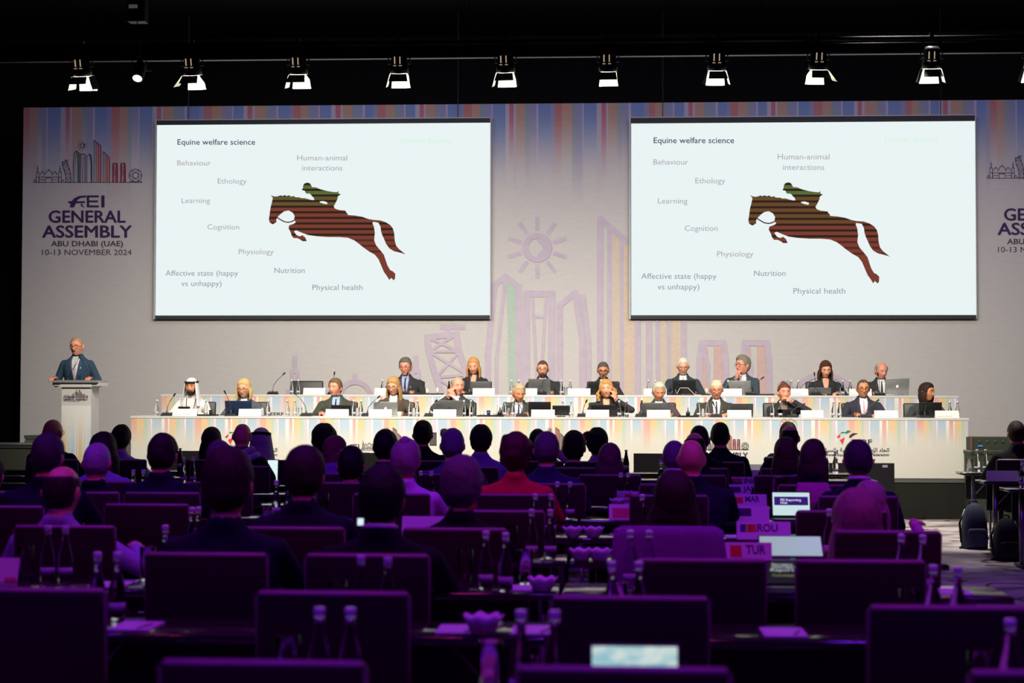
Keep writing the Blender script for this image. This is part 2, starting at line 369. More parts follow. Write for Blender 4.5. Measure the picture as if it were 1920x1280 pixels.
# ---- backdrop
bx0 = atY(41, 500, YW).x; bz1 = atY(960, 194.5, YW).z; bx1 = 10.6
g = Geo(); g.box(bx0, bx1, YW + 0.005, YW + 0.06, 0.5, bz1)
bd = top('printed_backdrop', g, BLACKCLOTH, 'wide pale backdrop with coloured stripes along its top, behind both screens', 'backdrop')
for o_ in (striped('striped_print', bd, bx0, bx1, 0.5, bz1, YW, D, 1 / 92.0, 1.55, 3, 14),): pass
P = pixplane(YW, 0.006)
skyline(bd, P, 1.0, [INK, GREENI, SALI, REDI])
fei(bd, P, INK)
text('lettering', 'GENERAL', P, 92, 235, 417, INK, bd, 0.026, 22.5)
text('lettering', 'ASSEMBLY', P, 80, 247, 445, INK, bd, 0.026, 22.5)
text('lettering', 'ABU DHABI (UAE)', P, 96, 231, 461.5, INKB, bd, 0.015, 10)
text('lettering', '10-13 NOVEMBER 2024', P, 79, 247, 478, INKB, bd, 0.0, 10.5)
P2 = lambda u, v: P(u + 1787 - (u - 71) * 0.02 + 0, v - 8)
skyline(bd, P2, 1.0, [INK, GREENI, SALI, REDI])
fei(bd, lambda u, v: P(u + 1792, v - 6), INK)
text('lettering', 'GENERAL', P, 1883, 2026, 413, INK, bd, 0.026, 22.5)
text('lettering', 'ASSEMBLY', P, 1871, 2038, 440, INK, bd, 0.026, 22.5)
text('lettering', 'ABU DHABI (UAE)', P, 1888, 2023, 457.5, INKB, bd, 0.015, 10)
text('lettering', '10-13 NOVEMBER 2024', P, 1871, 2039, 473, INKB, bd, 0.0, 10.5)
PG = lambda u, v: P(553 + (u - 71) * 5.4, 837 + (v - 342) * 5.4)
skyline(bd, PG, 1.7, PLI, full=False)

# ---- the two screens
SCW = mat('lit_screen_white', (0.0, 0.0, 0.0), 0.9, emit=(0.88, 0.97, 0.97), es=0.93, spec=0.0)
def emat(n, c): return mat(n, (0, 0, 0), 0.9, emit=c, es=1.0, spec=0.0)
T1 = emat('slide_ink', (0.055, 0.06, 0.14)); T2 = emat('slide_grey', (0.30, 0.31, 0.36)); T3 = emat('slide_mauve', (0.42, 0.38, 0.43)); T4 = emat('slide_faint', (0.80, 0.89, 0.88)); T5 = emat('slide_faint_green', (0.68, 0.90, 0.76))
HORSE = [(672,487),(683,495),(700,498),(715,496),(728,491),(738,495),(750,490),(762,495),(775,491),(785,498),(800,495),(812,502),(830,502),(845,507),(862,507),(880,512),(900,517),(915,517),(912,505),(903,497),(893,485),(885,480),(876,483),(866,477),(862,466),(845,462),(852,450),(853,436),(860,426),(874,420),(888,423),(897,434),(902,446),(925,447),(935,452),(950,458),(985,467),(1015,472),(1040,474),(1050,467),(1048,480),(1062,486),(1046,496),(1042,515),(1030,538),(1022,553),(1030,565),(1050,572),(1088,576),(1090,585),(1098,590),(1100,600),(1140,603),(1180,610),(1215,622),(1240,627),(1280,630),(1310,640),(1335,655),(1350,675),(1357,700),(1360,740),(1368,770),(1385,790),(1403,804),(1420,818),(1388,808),(1355,800),(1330,785),(1312,760),(1302,735),(1292,715),(1284,690),(1281,665),(1270,643),(1242,638),(1236,643),(1245,665),(1250,700),(1246,740),(1257,768),(1280,795),(1300,820),(1310,850),(1320,880),(1335,905),(1350,912),(1363,925),(1362,950),(1355,962),(1340,948),(1330,960),(1318,940),(1300,915),(1285,880),(1270,845),(1250,820),(1215,800),(1180,775),(1160,758),(1135,740),(1100,726),(1050,722),(990,722),(930,718),(880,711),(850,700),(815,685),(802,690),(815,710),(832,718),(850,712),(865,725),(873,745),(850,745),(835,735),(820,728),(800,728),(790,715),(783,695),(772,672),(776,657),(800,649),(812,641),(803,625),(806,605),(795,587),(772,575),(748,580),(730,593),(715,608),(705,622),(705,640),(685,652),(668,642),(663,625),(668,590),(672,560),(680,530),(685,505)]
def horse_mat(name, top_v, green_to):
    m = bpy.data.materials.new(name); m.use_nodes = True; nt = m.node_tree; b = nt.nodes['Principled BSDF']; N = nt.nodes.new; L = nt.links.new
    a = N('ShaderNodeVertexColor'); a.layer_name = 'print'; b.inputs['Base Color'].default_value = (0, 0, 0, 1); b.inputs['Specular IOR Level'].default_value = 0
    L(a.outputs[0], b.inputs['Emission Color']); b.inputs['Emission Strength'].default_value = 1
    return m
HM = horse_mat('slide_horse', 0, 0)
def screen(x0, x1, yt, yl, yb, sx, sy, ox, oy, label, words):
    """x0..x1 the body, yt top of the black bar, yl top of the lit picture, yb bottom; picture pixels at the screen's plane"""
    Y = 25.9; mxp = (x0 + x1) / 2
    X0 = atY(x0, 400, Y).x; X1 = atY(x1, 400, Y).x; Z1 = atY(mxp, yt, Y).z; ZL = atY(mxp, yl, Y).z; ZB2 = atY(mxp, yb - 7, Y).z; Z0 = atY(mxp, yb, Y).z
    g = Geo(); g.box(X0, X1, Y, Y + 0.05, Z0, Z1)
    s = top('projection_screen', g, mat('screen_black_border', (0.025, 0.028, 0.03), 0.7), label, 'screen')
    g = Geo(); g.box(X0 + 0.02, X1, Y - 0.012, Y, ZB2, ZL); wobj('lit_picture', g, SCW, s)
    g = Geo(); g.box(X0 - 0.012, X0 + 0.012, Y - 0.014, Y + 0.05, Z0, Z1); g.box(X1, X1 + 0.012, Y - 0.01, Y + 0.05, Z0, Z1); g.box(X0, X1, Y, Y + 0.05, Z1, Z1 + 0.012); wobj('edge_webbing', g, mat('screen_webbing', (0.5, 0.5, 0.5), 0.6), s)
    g = Geo()
    for xx in (X0 + 0.5, X1 - 0.5): g.tube([(xx, Y + 0.03, Z1), (xx, Y + 0.03, 7.4)], 0.006, 5)
    wobj('suspension_cable', g, DARKMETAL, s)
    pl = lambda u, v: atY(ox + u / sx, oy + v / sy, Y) + Vector((0, -0.016, 0))
    for t, a, b, yy, m, bo, cp in words: text('lettering', t, pl, a, b, yy, m, s, bo, cp)
    from mathutils.geometry import tessellate_polygon
    # horse and rider cut into rows so that each band of the print has its colour
    bm = bmesh.new(); vs_ = [bm.verts.new((a, b, 0)) for a, b in HORSE]; [bm.faces.new([vs_[i] for i in t_]) for t_ in tessellate_polygon([[Vector((a, b, 0)) for a, b in HORSE]]) if len(set(t_)) == 3]
    v = 424.0; cuts = []
    while v < 800:
        cuts += [v, v + 12]; v += 31
    for c in cuts: bmesh.ops.bisect_plane(bm, geom=bm.verts[:] + bm.edges[:] + bm.faces[:], plane_co=(0, c, 0), plane_no=(0, 1, 0))
    V = [pl(q.co.x, q.co.y) - s.location for q in bm.verts]
    bm.verts.index_update(); Fc = [tuple(q.index for q in f.verts) for f in bm.faces]
    CL = []
    for f in bm.faces:
        cv = f.calc_center_median().y; dark = any(abs(cv - (cc + 6)) < 6.01 for cc in cuts[::2])
        brown = srgb(122, 62, 50) if cv > 560 else (srgb(98, 84, 48) if cv > 500 else srgb(88, 108, 56))
        if sx < 2.9 and 500 < cv < 640: brown = srgb(104, 72, 44)
        c = srgb(52, 34, 28) if dark and cv < 720 else (srgb(88, 44, 36) if dark else brown)
        CL += [(*c, 1)] * len(f.verts)
    bm.free()
    me = mesh('horse_and_rider', V, Fc, HM); at = me.color_attributes.new('print', 'FLOAT_COLOR', 'CORNER'); at.data.foreach_set('color', [q for c in CL for q in c])
    newobj('horse_and_rider', me, s)
    g = Geo(); ribbon(g, lambda u, v: pl(u, v) + Vector((0, -0.002, 0)), [(712, 616), (728, 626), (748, 637), (770, 641), (790, 637), (806, 628)], 6)
    wobj('rein', g, emat('slide_dark_brown', srgb(60, 30, 28)), s)
    g = Geo(); poly(g, lambda u, v: pl(u, v) + Vector((0, -0.002, 0)), [(944, 525), (965, 523), (987, 530), (985, 541), (968, 538), (948, 532)]); wobj('rein_gap', g, SCW, s)
WD = [('Equine welfare science', 157, 587, 211, T1, 0.008, 31), ('Behaviour', 156, 342, 326, T3, 0, 29), ('Ethology', 380, 540, 426, T3, 0, 29), ('Learning', 180, 338, 534, T3, 0, 29), ('Cognition', 323, 499, 680, T3, 0, 29), ('Physiology', 496, 690, 817, T3, 0, 29),
      ('Affective state (happy', 91, 493, 936, T2, 0, 30), ('vs unhappy)', 178, 401, 993, T2, 0, 30), ('Nutrition', 694, 862, 921, T2, 0, 30), ('Physical health', 904, 1182, 1015, T2, 0, 30), ('Human-animal', 820, 1097, 298, T3, 0, 30), ('interactions', 848, 1069, 354, T3, 0, 30),
      ('Human factors', 1395, 1675, 203, T5, 0, 30), ('Human behaviour', 1395, 1725, 358, T4, 0, 24), ('change', 1492, 1615, 415, T4, 0, 24), ('Social', 1592, 1700, 580, T4, 0, 24), ('psychology', 1545, 1742, 637, T4, 0, 24), ('Ethics', 1552, 1660, 865, T4, 0, 24)]
screen(291, 919, 223.5, 232.5, 598, 2.954, 2.954, 280, 200, 'projection screen hanging above the speaker end of the tables', WD)
# the second screen shows the same slide, 1.035 times as large
k2 = 2.954 / 1.0355
screen(1181, 1829, 218.5, 229.5, 597.5, k2, k2, 1170.5, 194.5, 'projection screen hanging above the far end, away from the lectern', WD)

# ---- panel tables
WT = mat('white_laminate', (0.62, 0.61, 0.58), 0.4, nscale=4, namt=0.03)
def panel_table(name, xa, xb, Y, z0, z1, seed, label, px):
    X0 = atY(xa, 780, Y).x; X1 = atY(xb, 780, Y).x
    r = root(name, ((X0 + X1) / 2, Y + 0.3, z0), label, 'table')
    g = Geo(); g.box(X0 - 0.01, X1 + 0.01, Y - 0.005, Y + 0.62, z1 - 0.03, z1); wobj('tabletop', g, WT, r)
    g = Geo(); g.box(X0, X1, Y + 0.003, Y + 0.02, z0 + 0.01, z1 - 0.03); g.box(X0, X0 + 0.02, Y + 0.02, Y + 0.6, z0 + 0.01, z1 - 0.03); g.box(X1 - 0.02, X1, Y + 0.02, Y + 0.6, z0 + 0.01, z1 - 0.03); wobj('front_panel', g, WT, r)
    striped('striped_print', r, X0, X1, z0 + 0.01, z1 - 0.03, Y, C, 1 / px, 0.42, seed)
    g = Geo()
    for k in range(8):
        x = X0 + (X1 - X0) * (k + 0.5) / 8; g.box(x - 0.02, x + 0.02, Y + 0.5, Y + 0.55, z0, z1 - 0.03)
    wobj('leg_frame', g, METAL, r)
    return r
ft = panel_table('panel_table', 246, 1815, YF, 0.5, 1.27, 5, 'front panel table with long white striped front, at the stage edge', 147)
rt_ = panel_table('panel_table', 303, 1796, YB, 0.8, 1.55, 9, 'rear panel table on the riser, partly hidden by the front row of speakers', 135)
PF = pixplane(YF, 0.004)
def skirt_logo(ox):
    pl = lambda u, v: PF(ox + (u - 63) * 0.527, 842.5 + (v - 342) * 0.527)
    skyline(ft, pl, 1.5, [INKB, GREENI, SALI, REDI])
    fei(ft, lambda u, v: PF(ox - 26 + (u - 128) * 0.33, 841.5 + (v - 388.7) * 0.4), INK)
    text('lettering', 'GENERAL ASSEMBLY', PF, ox - 26, ox + 106, 860, INK, ft, 0.03, 12)
for ox in (677, 982, 1296): skirt_logo(ox)
FORM = {'ا': ('\uFE8D', '\uFE8E', '\uFE8D', '\uFE8E'), 'ت': ('\uFE95', '\uFE96', '\uFE97', '\uFE98'), 'ح': ('\uFEA1', '\uFEA2', '\uFEA3', '\uFEA4'), 'د': ('\uFEA9', '\uFEAA', '\uFEA9', '\uFEAA'), 'ل': ('\uFEDD', '\uFEDE', '\uFEDF', '\uFEE0'), 'م': ('\uFEE1', '\uFEE2', '\uFEE3', '\uFEE4'),
        'ر': ('\uFEAD', '\uFEAE', '\uFEAD', '\uFEAE'), 'ف': ('\uFED1', '\uFED2', '\uFED3', '\uFED4'), 'و': ('\uFEED', '\uFEEE', '\uFEED', '\uFEEE'), 'س': ('\uFEB1', '\uFEB2', '\uFEB3', '\uFEB4'), 'ي': ('\uFEF1', '\uFEF2', '\uFEF3', '\uFEF4'), 'ة': ('\uFE93', '\uFE94', '\uFE93', '\uFE94'), 'ب': ('\uFE8F', '\uFE90', '\uFE91', '\uFE92'), 'ق': ('\uFED5', '\uFED6', '\uFED7', '\uFED8'), 'إ': ('\uFE87', '\uFE88', '\uFE87', '\uFE88')}
def shape(s):
    out = ''
    nj = 'ادروةإ'
    for i, c in enumerate(s):
        if c == ' ': out += ' '; continue
        pj = i > 0 and s[i - 1] != ' ' and s[i - 1] not in nj; nx = i < len(s) - 1 and s[i + 1] != ' ' and c not in nj
        out += FORM[c][(1 if pj else 0) + (2 if nx else 0)]
    return out[::-1]
def fed_logo(x0, x1):
    """flag-coloured horse-head emblem over two lines of lettering"""
    k = (x1 - x0) / 128.0; u = lambda a: x0 + (a - 1540) * k
    r_, gr, bl = Geo(), Geo(), Geo()
    q = lambda P: [(u(1440 + a / 7.11), 770 + b / 7.11) for a, b in P]
    poly(r_, PF, q([(918, 348), (968, 303), (962, 340), (945, 365)])); poly(r_, PF, q([(958, 385), (985, 375), (1025, 352), (1018, 385), (995, 450)]))
    poly(gr, PF, q([(968, 292), (990, 280), (1035, 285), (1045, 270), (1072, 258), (1112, 272), (1085, 285), (1050, 305), (1020, 292), (990, 298)]))
    poly(bl, PF, q([(1080, 345), (1105, 315), (1140, 297), (1205, 300), (1150, 322), (1118, 345), (1100, 362)]))
    g1 = wobj('flag_emblem', r_, mat('flag_red', srgb(220, 50, 50), 0.7), ft); newobj('emblem_green', mesh('emblem_green', [v - ft.location for v in gr.v], gr.f, mat('flag_green', srgb(30, 130, 70), 0.7)), g1); newobj('emblem_black', mesh('emblem_black', [v - ft.location for v in bl.v], bl.f, mat('flag_black', srgb(40, 36, 36), 0.7)), g1)
    text('lettering', 'EERF', PF, u(1597), u(1636), 832.5, INKB, ft, 0.02, 9)
    text('lettering', shape('اتحاد الإمارات للفروسية والسباق'), PF, x0, x1, 846.5, INKB, ft, 0.02)
    text('lettering', 'Emirates Equestrian & Racing Federation', PF, x0, x1, 854.5, INKB, ft, 0.015, 5)
    g = Geo()
    for hx in (u(1567), u(1637)):
        poly(g, PF, [(hx - 4, 864), (hx - 2, 861), (hx + 2, 861.5), (hx + 4.5, 859.5), (hx + 5, 861), (hx + 3, 863), (hx + 4, 866), (hx + 1.5, 864), (hx - 2, 864), (hx - 4.5, 866)])
    wobj('galloping_horse_emblem', g, INKB, ft)
fed_logo(1540, 1667); fed_logo(393, 520)
PR = pixplane(YB, 0.004)
text('lettering', 'EERF', PR, 507, 532, 779, INKB, rt_, 0.02, 6)

# ---- lectern
def lectern():
    Y = 21.95; cx = atY(141.5, 760, Y).x
    r = root('lectern', (cx, Y + 0.2, 0.5), 'white lectern with pastel striped front where the man in blue speaks', 'lectern')
    g = Geo(); g.box(cx - 0.185, cx + 0.205, Y + 0.01, Y + 0.35, 0.52, 1.66); wobj('column', g, WT, r)
    striped('striped_print', r, cx - 0.185, cx + 0.205, 0.53, 1.40, Y, dict(C, blue=srgb(176, 214, 232), green=srgb(206, 230, 190), base=C['white']), 1 / 300, 1.0, 4, 10, True)
    g = Geo(); g.box(cx - 0.185, cx + 0.205, Y, Y + 0.01, 1.40, 1.66); wobj('front_panel', g, WT, r)
    g = Geo(); s = [(cx - 0.3, Y - 0.05), (cx + 0.3, Y - 0.05)]
    g.box(cx - 0.29, cx + 0.31, Y - 0.06, Y + 0.42, 1.70, 1.73); wobj('reading_top', g, mat('lectern_top_grey', (0.35, 0.35, 0.33), 0.3, 0.3), r)
    g = Geo()
    for a, b in ((-0.29, -0.185), (0.205, 0.31)): g.box(cx + a, cx + b, Y - 0.02, Y + 0.4, 1.655, 1.70)
    g.box(cx - 0.20, cx + 0.22, Y - 0.03, Y + 0.4, 1.64, 1.70); wobj('top_support', g, WT, r)
    g = Geo(); g.box(cx - 0.24, cx + 0.26, Y - 0.03, Y + 0.45, 0.5, 0.525); wobj('base_plate', g, METAL, r)
    P = pixplane(Y, 0.004); pl = lambda u, v: P(140 + (u - 133) * 0.19, 745.5 + (v - 342) * 0.19)
    skyline(r, pl, 1.8, [INKB, GREENI, SALI, REDI])
    fei(r, lambda u, v: P(119 + (u - 128) * 0.11, 746 + (v - 388.7) * 0.22), INK)
    text('lettering', 'ABU DHABI', P, 127.5, 139, 745.5, INK, r, 0.02, 3)
    text('lettering', 'GENERAL ASSEMBLY', P, 119, 164.5, 750.5, INK, r, 0.03, 3.6)
    text('lettering', '10-13 NOVEMBER 2024', P, 119, 150, 753, INKB, r, 0, 1.6)
    for sx, tx in ((-0.14, 0.015), (0.2, 0.0)):
        m = root('gooseneck_microphone', (cx + sx, Y + 0.1, 1.73), 'thin gooseneck microphone on the lectern, stem rising from its ' + ('wall side' if sx < 0 else 'table side'), 'microphone')
        g = Geo(); g.cap((cx + sx, Y + 0.1, 1.735), (cx + sx, Y + 0.1, 1.75), 0.02, 0.012, n=10); wobj('base', g, DARKMETAL, m, True)
        g = Geo(); g.tube([(cx + sx, Y + 0.1, 1.74), (cx + sx * 0.75, Y + 0.1, 1.82), (cx + tx + sx * 0.35, Y + 0.12, 1.95), (cx + tx + sx * 0.1, Y + 0.13, 2.03)], 0.0045, 6); wobj('stem', g, DARKMETAL, m, True)
        g = Geo(); g.cap((cx + tx + sx * 0.1, Y + 0.13, 2.03), (cx + tx, Y + 0.13, 2.055), 0.010, 0.013, n=10); wobj('head', g, BLACKPL, m, True)
    return r
lectern()

# ---- truss and stage lights
def truss():
    Y = 18.0; z = atY(950, 79, Y).z
    r = root('lighting_bar', (0, Y, z), 'long black lighting bar hanging above the front edge of the stage', 'lighting bar')
    g = Geo(); g.tube([(-8.2, Y, z), (9.2, Y, z)], 0.026, 10); wobj('pipe', g, DARKMETAL, r, True)
    g = Geo(); g.box(-7.0, 9.2, Y + 0.05, Y + 0.12, z - 0.15, z - 0.02); wobj('raceway', g, mat('raceway_black', (0.012, 0.012, 0.014), 0.4), r)
    for k in range(3):
        g = Geo(); g.tube([(-7.0, Y + 0.045, z - 0.04 - 0.045 * k), (9.2, Y + 0.045, z - 0.04 - 0.045 * k)], 0.005, 6); wobj('rail', g, mat('dark_steel_rail', (0.035, 0.035, 0.04), 0.25, 0.9), r, True)
    g = Geo()
    for x in (-7.5, -4.6, -1.5, 1.6, 4.7, 8.5): g.tube([(x, Y, z), (x, Y, 7.4)], 0.004, 5)
    wobj('hanging_cable', g, DARKMETAL, r)
    hx = atY(251, 12, Y).x; hz = atY(251, 12, Y).z
    g = Geo(); g.box(hx - 0.07, hx + 0.12, Y + 0.0, Y + 0.14, hz - 0.16, hz + 0.14)
    h = top('chain_hoist', g, DARKMETAL, 'black chain hoist with small white plate, above the lights at the wall end', 'hoist')
    g = Geo(); g.box(hx - 0.055, hx + 0.04, Y - 0.006, Y - 0.001, hz - 0.02, hz + 0.02); wobj('plate', g, mat('grey_plate', (0.5, 0.5, 0.5), 0.5, emit=(0.05, 0.05, 0.05), es=1), h)
    g = Geo(); g.tube([(hx + 0.02, Y + 0.07, hz - 0.16), (hx + 0.02, Y + 0.03, z)], 0.006, 5); g.tube([(hx + 0.02, Y + 0.07, hz + 0.14), (hx + 0.02, Y + 0.07, 7.4)], 0.006, 5); wobj('chain', g, DARKMETAL, h)
    return z
ZT = truss()
DOORW = mat('barn_door_inside', (0.62, 0.66, 0.56), 0.5); LENS = mat('glowing_lens', (0.5, 0.5, 0.5), 0.3, emit=(1.0, 0.93, 0.78), es=30.0)
def spotlamp(name, parent, loc, tgt, power, size=R(96), col=WARM):
    l = bpy.data.lights.new(name, 'SPOT'); l.energy = power; l.spot_size = size; l.spot_blend = 1.0; l.color = col; l.shadow_soft_size = 0.07
    o = newobj(name, l, parent, loc); o.rotation_euler = (Vector(tgt) - Vector(loc)).to_track_quat('-Z', 'Y').to_euler()
    return o
ORD = ['end of the bar nearest the dark wall', 'second fresnel along the bar counting from the dark wall', 'above the written left half of the first screen', 'above the right part of the first screen', 'over the printed sun between the screens', 'just before the second screen begins', 'above the left words of the second screen', 'above the rider on the second screen', 'over the blank right part of the second screen', 'cut by the edge of the picture']
def stage_light(i, px):
    Y = 18.0; x = atY(px, 120, Y).x
    r = root('stage_light', (x, Y - 0.02, ZT - 0.55), 'black stage light, ' + ORD[i], 'stage light', 'fresnels along the lighting bar')
    rnd = random.Random(i * 3 + 1); A = Matrix.Rotation(R(14), 4, 'X') ; Z = Matrix.Rotation(R(rnd.uniform(-7, 7)), 4, 'Z'); o = Vector((0, 0, 0.33))
    T = Z @ Matrix.Translation(o) @ A
    def pt(name, g, m, sm=False):
        g2 = Geo(); g2.add([T @ v for v in g.v], g.f); return g2.obj(name, m, r, sm)
    g = Geo(); g.lathe([(0.03, 0.13), (0.07, 0.12), (0.085, 0.09), (0.085, -0.02), (0.098, -0.03), (0.098, -0.10), (0.09, -0.105), (0.088, -0.09)], n=20); b = pt('body', g, mat('stage_light_black', (0.028, 0.034, 0.032), 0.45), True)
    for bx in ((-0.045, -0.034, 0.0, 0.075), (0.012, 0.022, 0.0, 0.075), (-0.055, -0.025, -0.022, -0.016), (0.005, 0.035, -0.022, -0.016)):
        g = Geo(); g.box(bx[0], bx[1], -0.0985 if bx[2] < 0 else -0.088, -0.084, bx[2], bx[3])
        g2 = Geo(); g2.add([T @ v for v in g.v], g.f); g2.obj('vent_slot', mat('warm_vent_glow', (0.3, 0.25, 0.2), 0.5, emit=(1.0, 0.75, 0.5), es=0.45), b)
    g = Geo(); g.lathe([(0.001, -0.106), (0.084, -0.106), (0.084, -0.100), (0.001, -0.100)], n=20); pt('lens', g, LENS)
    for k in range(4):
        g = Geo(); fl = R(16 + (22 if k in (1, 3) and rnd.random() < 0.5 else 0)); a, w2, t = 0.085, 0.085 if k % 2 else 0.078, (0.12, 0.15, 0.165, 0.15)[k]; fl = (R(52), fl, R(10), fl)[k]
        V = [Vector((-a, -0.098, -0.105)), Vector((a, -0.098, -0.105)), Vector((w2 * 1.3, -0.098 - math.sin(fl) * t, -0.105 - math.cos(fl) * t)), Vector((-w2 * 1.3, -0.098 - math.sin(fl) * t, -0.105 - math.cos(fl) * t))]
        V += [v + Vector((0, 0.003, 0)) for v in V]; RZ = Matrix.Rotation(R(90 * k), 4, 'Z'); V = [RZ @ v for v in V]
        g.add(V, [(0, 1, 2, 3), (7, 6, 5, 4), (0, 4, 5, 1), (1, 5, 6, 2), (2, 6, 7, 3), (3, 7, 4, 0)])
        me_g = Geo(); me_g.add([T @ v for v in g.v], g.f); me = mesh('barn_door', me_g.v, me_g.f, [DOORW, mat('stage_light_black', (0, 0, 0))], False, [1, 0, 1, 1, 1, 1]); newobj('barn_door', me, r)
    g = Geo(); g.tube([(-0.11, 0, 0.33), (-0.115, 0, 0.42), (-0.10, 0, 0.50), (0, 0, 0.52), (0.10, 0, 0.50), (0.115, 0, 0.42), (0.11, 0, 0.33)], 0.007, 6); g.tube([(-0.12, 0, 0.33), (0.12, 0, 0.33)], 0.009, 6); g.obj('yoke', DARKMETAL, r, True)
    g = Geo(); g.box(-0.02, 0.02, -0.03, 0.04, 0.52, 0.60); g.box(-0.012, 0.012, -0.038, -0.03, 0.56, 0.58); g.obj('clamp', mat('clamp_steel', (0.12, 0.12, 0.12), 0.4, 0.8), r)
    tip = T @ Vector((0, 0, -0.26))
    wl = r.location + tip
    l = spotlamp('lamp_beam', r, tip, (0, 0, 0), SPOT_POWER * (0.55 if i == 9 else 1.0))
    tx = max(-4.9, min(5.2, x * 1.25)); l.rotation_euler = (Vector((tx, 23.6, 1.55)) - wl).to_track_quat('-Z', 'Y').to_euler()
    return r
for i, px in enumerate([155, 361, 560, 749, 948, 1140, 1344, 1534, 1746, 1937]): stage_light(i, px)
def small_light():
    Y = 18.0; x = atY(261, 120, Y).x
    r = root('small_spotlight', (x, Y, ZT - 0.46), 'small round spotlight with bright lens, tilted towards the hall', 'stage light')
    T = Matrix.Translation((0, 0, 0.19)) @ Matrix.Rotation(R(-35), 4, 'X')
    g = Geo(); g.lathe([(0.02, 0.12), (0.05, 0.11), (0.062, 0.06), (0.062, -0.10), (0.066, -0.115), (0.055, -0.115)], n=18); g2 = Geo(); g2.add([T @ v for v in g.v], g.f); g2.obj('body', mat('stage_light_black', (0, 0, 0)), r, True)
    g = Geo(); g.lathe([(0.001, -0.118), (0.05, -0.118), (0.05, -0.112), (0.001, -0.112)], n=18); g2 = Geo(); g2.add([T @ v for v in g.v], g.f); g2.obj('lens', mat('small_lens_glow', (0.5, 0.5, 0.5), 0.3, emit=(1.0, 0.97, 0.88), es=2.2), r)
    g = Geo(); g.tube([(-0.075, 0, 0.19), (-0.075, 0, 0.30), (0, 0, 0.35), (0.075, 0, 0.30), (0.075, 0, 0.19)], 0.006, 6); g.tube([(-0.075, 0, 0.19), (0.13, 0, 0.19)], 0.006, 6); g.obj('yoke', mat('clamp_steel', (0, 0, 0)), r, True)
    g = Geo(); g.box(-0.02, 0.02, -0.03, 0.04, 0.34, 0.49); g.obj('clamp', mat('clamp_steel', (0, 0, 0)), r)
small_light()

# ---- boxes at the two ends of the stage
def flightcase(name, xa, xb, Y, d, ya, yb, label, cat, m, z0=0.0):
    X0 = atY(xa, 840, Y).x; X1 = atY(xb, 840, Y).x; Z1 = atY((xa + xb) / 2, ya, Y).z; Z0 = z0
    r = root(name, ((X0 + X1) / 2, Y + d / 2, Z0), label, cat)
    g = Geo(); g.box(X0, X1, Y, Y + d, Z0, Z1 - 0.04); wobj('body', g, m, r)
    g = Geo(); g.box(X0 - 0.01, X1 + 0.01, Y - 0.01, Y + d + 0.01, Z1 - 0.04, Z1 - 0.012); wobj('lid', g, m, r)
    g = Geo(); g.box(X0 - 0.015, X1 + 0.015, Y - 0.015, Y + d, Z1 - 0.012, Z1); wobj('metal_edge', g, METAL, r)
    g = Geo(); g.box((X0 + X1) / 2 - 0.08, (X0 + X1) / 2 + 0.08, Y - 0.02, Y, Z0 + (Z1 - Z0) * 0.42, Z0 + (Z1 - Z0) * 0.5); wobj('handle', g, DARKMETAL, r)
    return r, X0, X1, Z1
OL = mat('olive_grey_case', (0.09, 0.10, 0.07), 0.7)
flightcase('subwoofer', -60, 60, 20.6, 0.9, 833, 968, 'wide olive-grey subwoofer on the floor at the dark wall', 'loudspeaker', OL)
r_, a_, b_, c_ = flightcase('monitor_speaker', 47, 82, 21.9, 0.45, 816, 868, 'small grey stage monitor behind the bald man in purple light', 'loudspeaker', OL, 0.5)
for x_ in (a_ - 0.02, b_ + 0.02):
    g = Geo(); g.tube([(x_, 22.0, c_ - 0.3), (x_, 21.95, c_ - 0.2), (x_, 21.95, c_ - 0.1), (x_, 22.0, c_ - 0.03)], 0.012, 6); wobj('side_bracket', g, DARKMETAL, r_)
r_, a_, b_, c_ = flightcase('subwoofer', 1822, 1960, 21.3, 0.8, 845, 968, 'dark olive subwoofer on the floor beyond the end of the tables', 'loudspeaker', mat('dark_olive_case', (0.035, 0.045, 0.025), 0.7))
X0 = atY(1821, 840, 21.45).x; g = Geo(); g.box(X0, X0 + 0.95, 21.45, 21.95, c_, c_ + 0.16)
am = top('amplifier', g, mat('dark_olive_case', (0, 0, 0)), 'olive amplifier with a row of sockets, standing on the subwoofer', 'amplifier')
for k in range(6):
    g = Geo(); g.lathe([(0.001, 0), (0.016, 0), (0.016, 0.012), (0.001, 0.012)], n=12); M = Matrix.Translation((X0 + 0.1 + 0.095 * k, 21.45, c_ + 0.115)) @ Matrix.Rotation(R(90), 4, 'X'); g2 = Geo(); g2.add([M @ v for v in g.v], g.f); wobj('socket', g2, METAL, am)
g = Geo(); g.box(X0 + 0.08, X0 + 0.14, 21.44, 21.45, c_ + 0.045, c_ + 0.065); wobj('label_strip', g, mat('blue_label', srgb(70, 130, 200), 0.5, emit=srgb(60, 120, 200), es=0.25), am)
g = Geo(); g.box(X0 - 0.01, X0 + 0.012, 21.43, 21.45, 0.55, c_ + 0.16); wobj('corner_edge', g, mat('reddish_edge', srgb(120, 70, 70), 0.5), am)
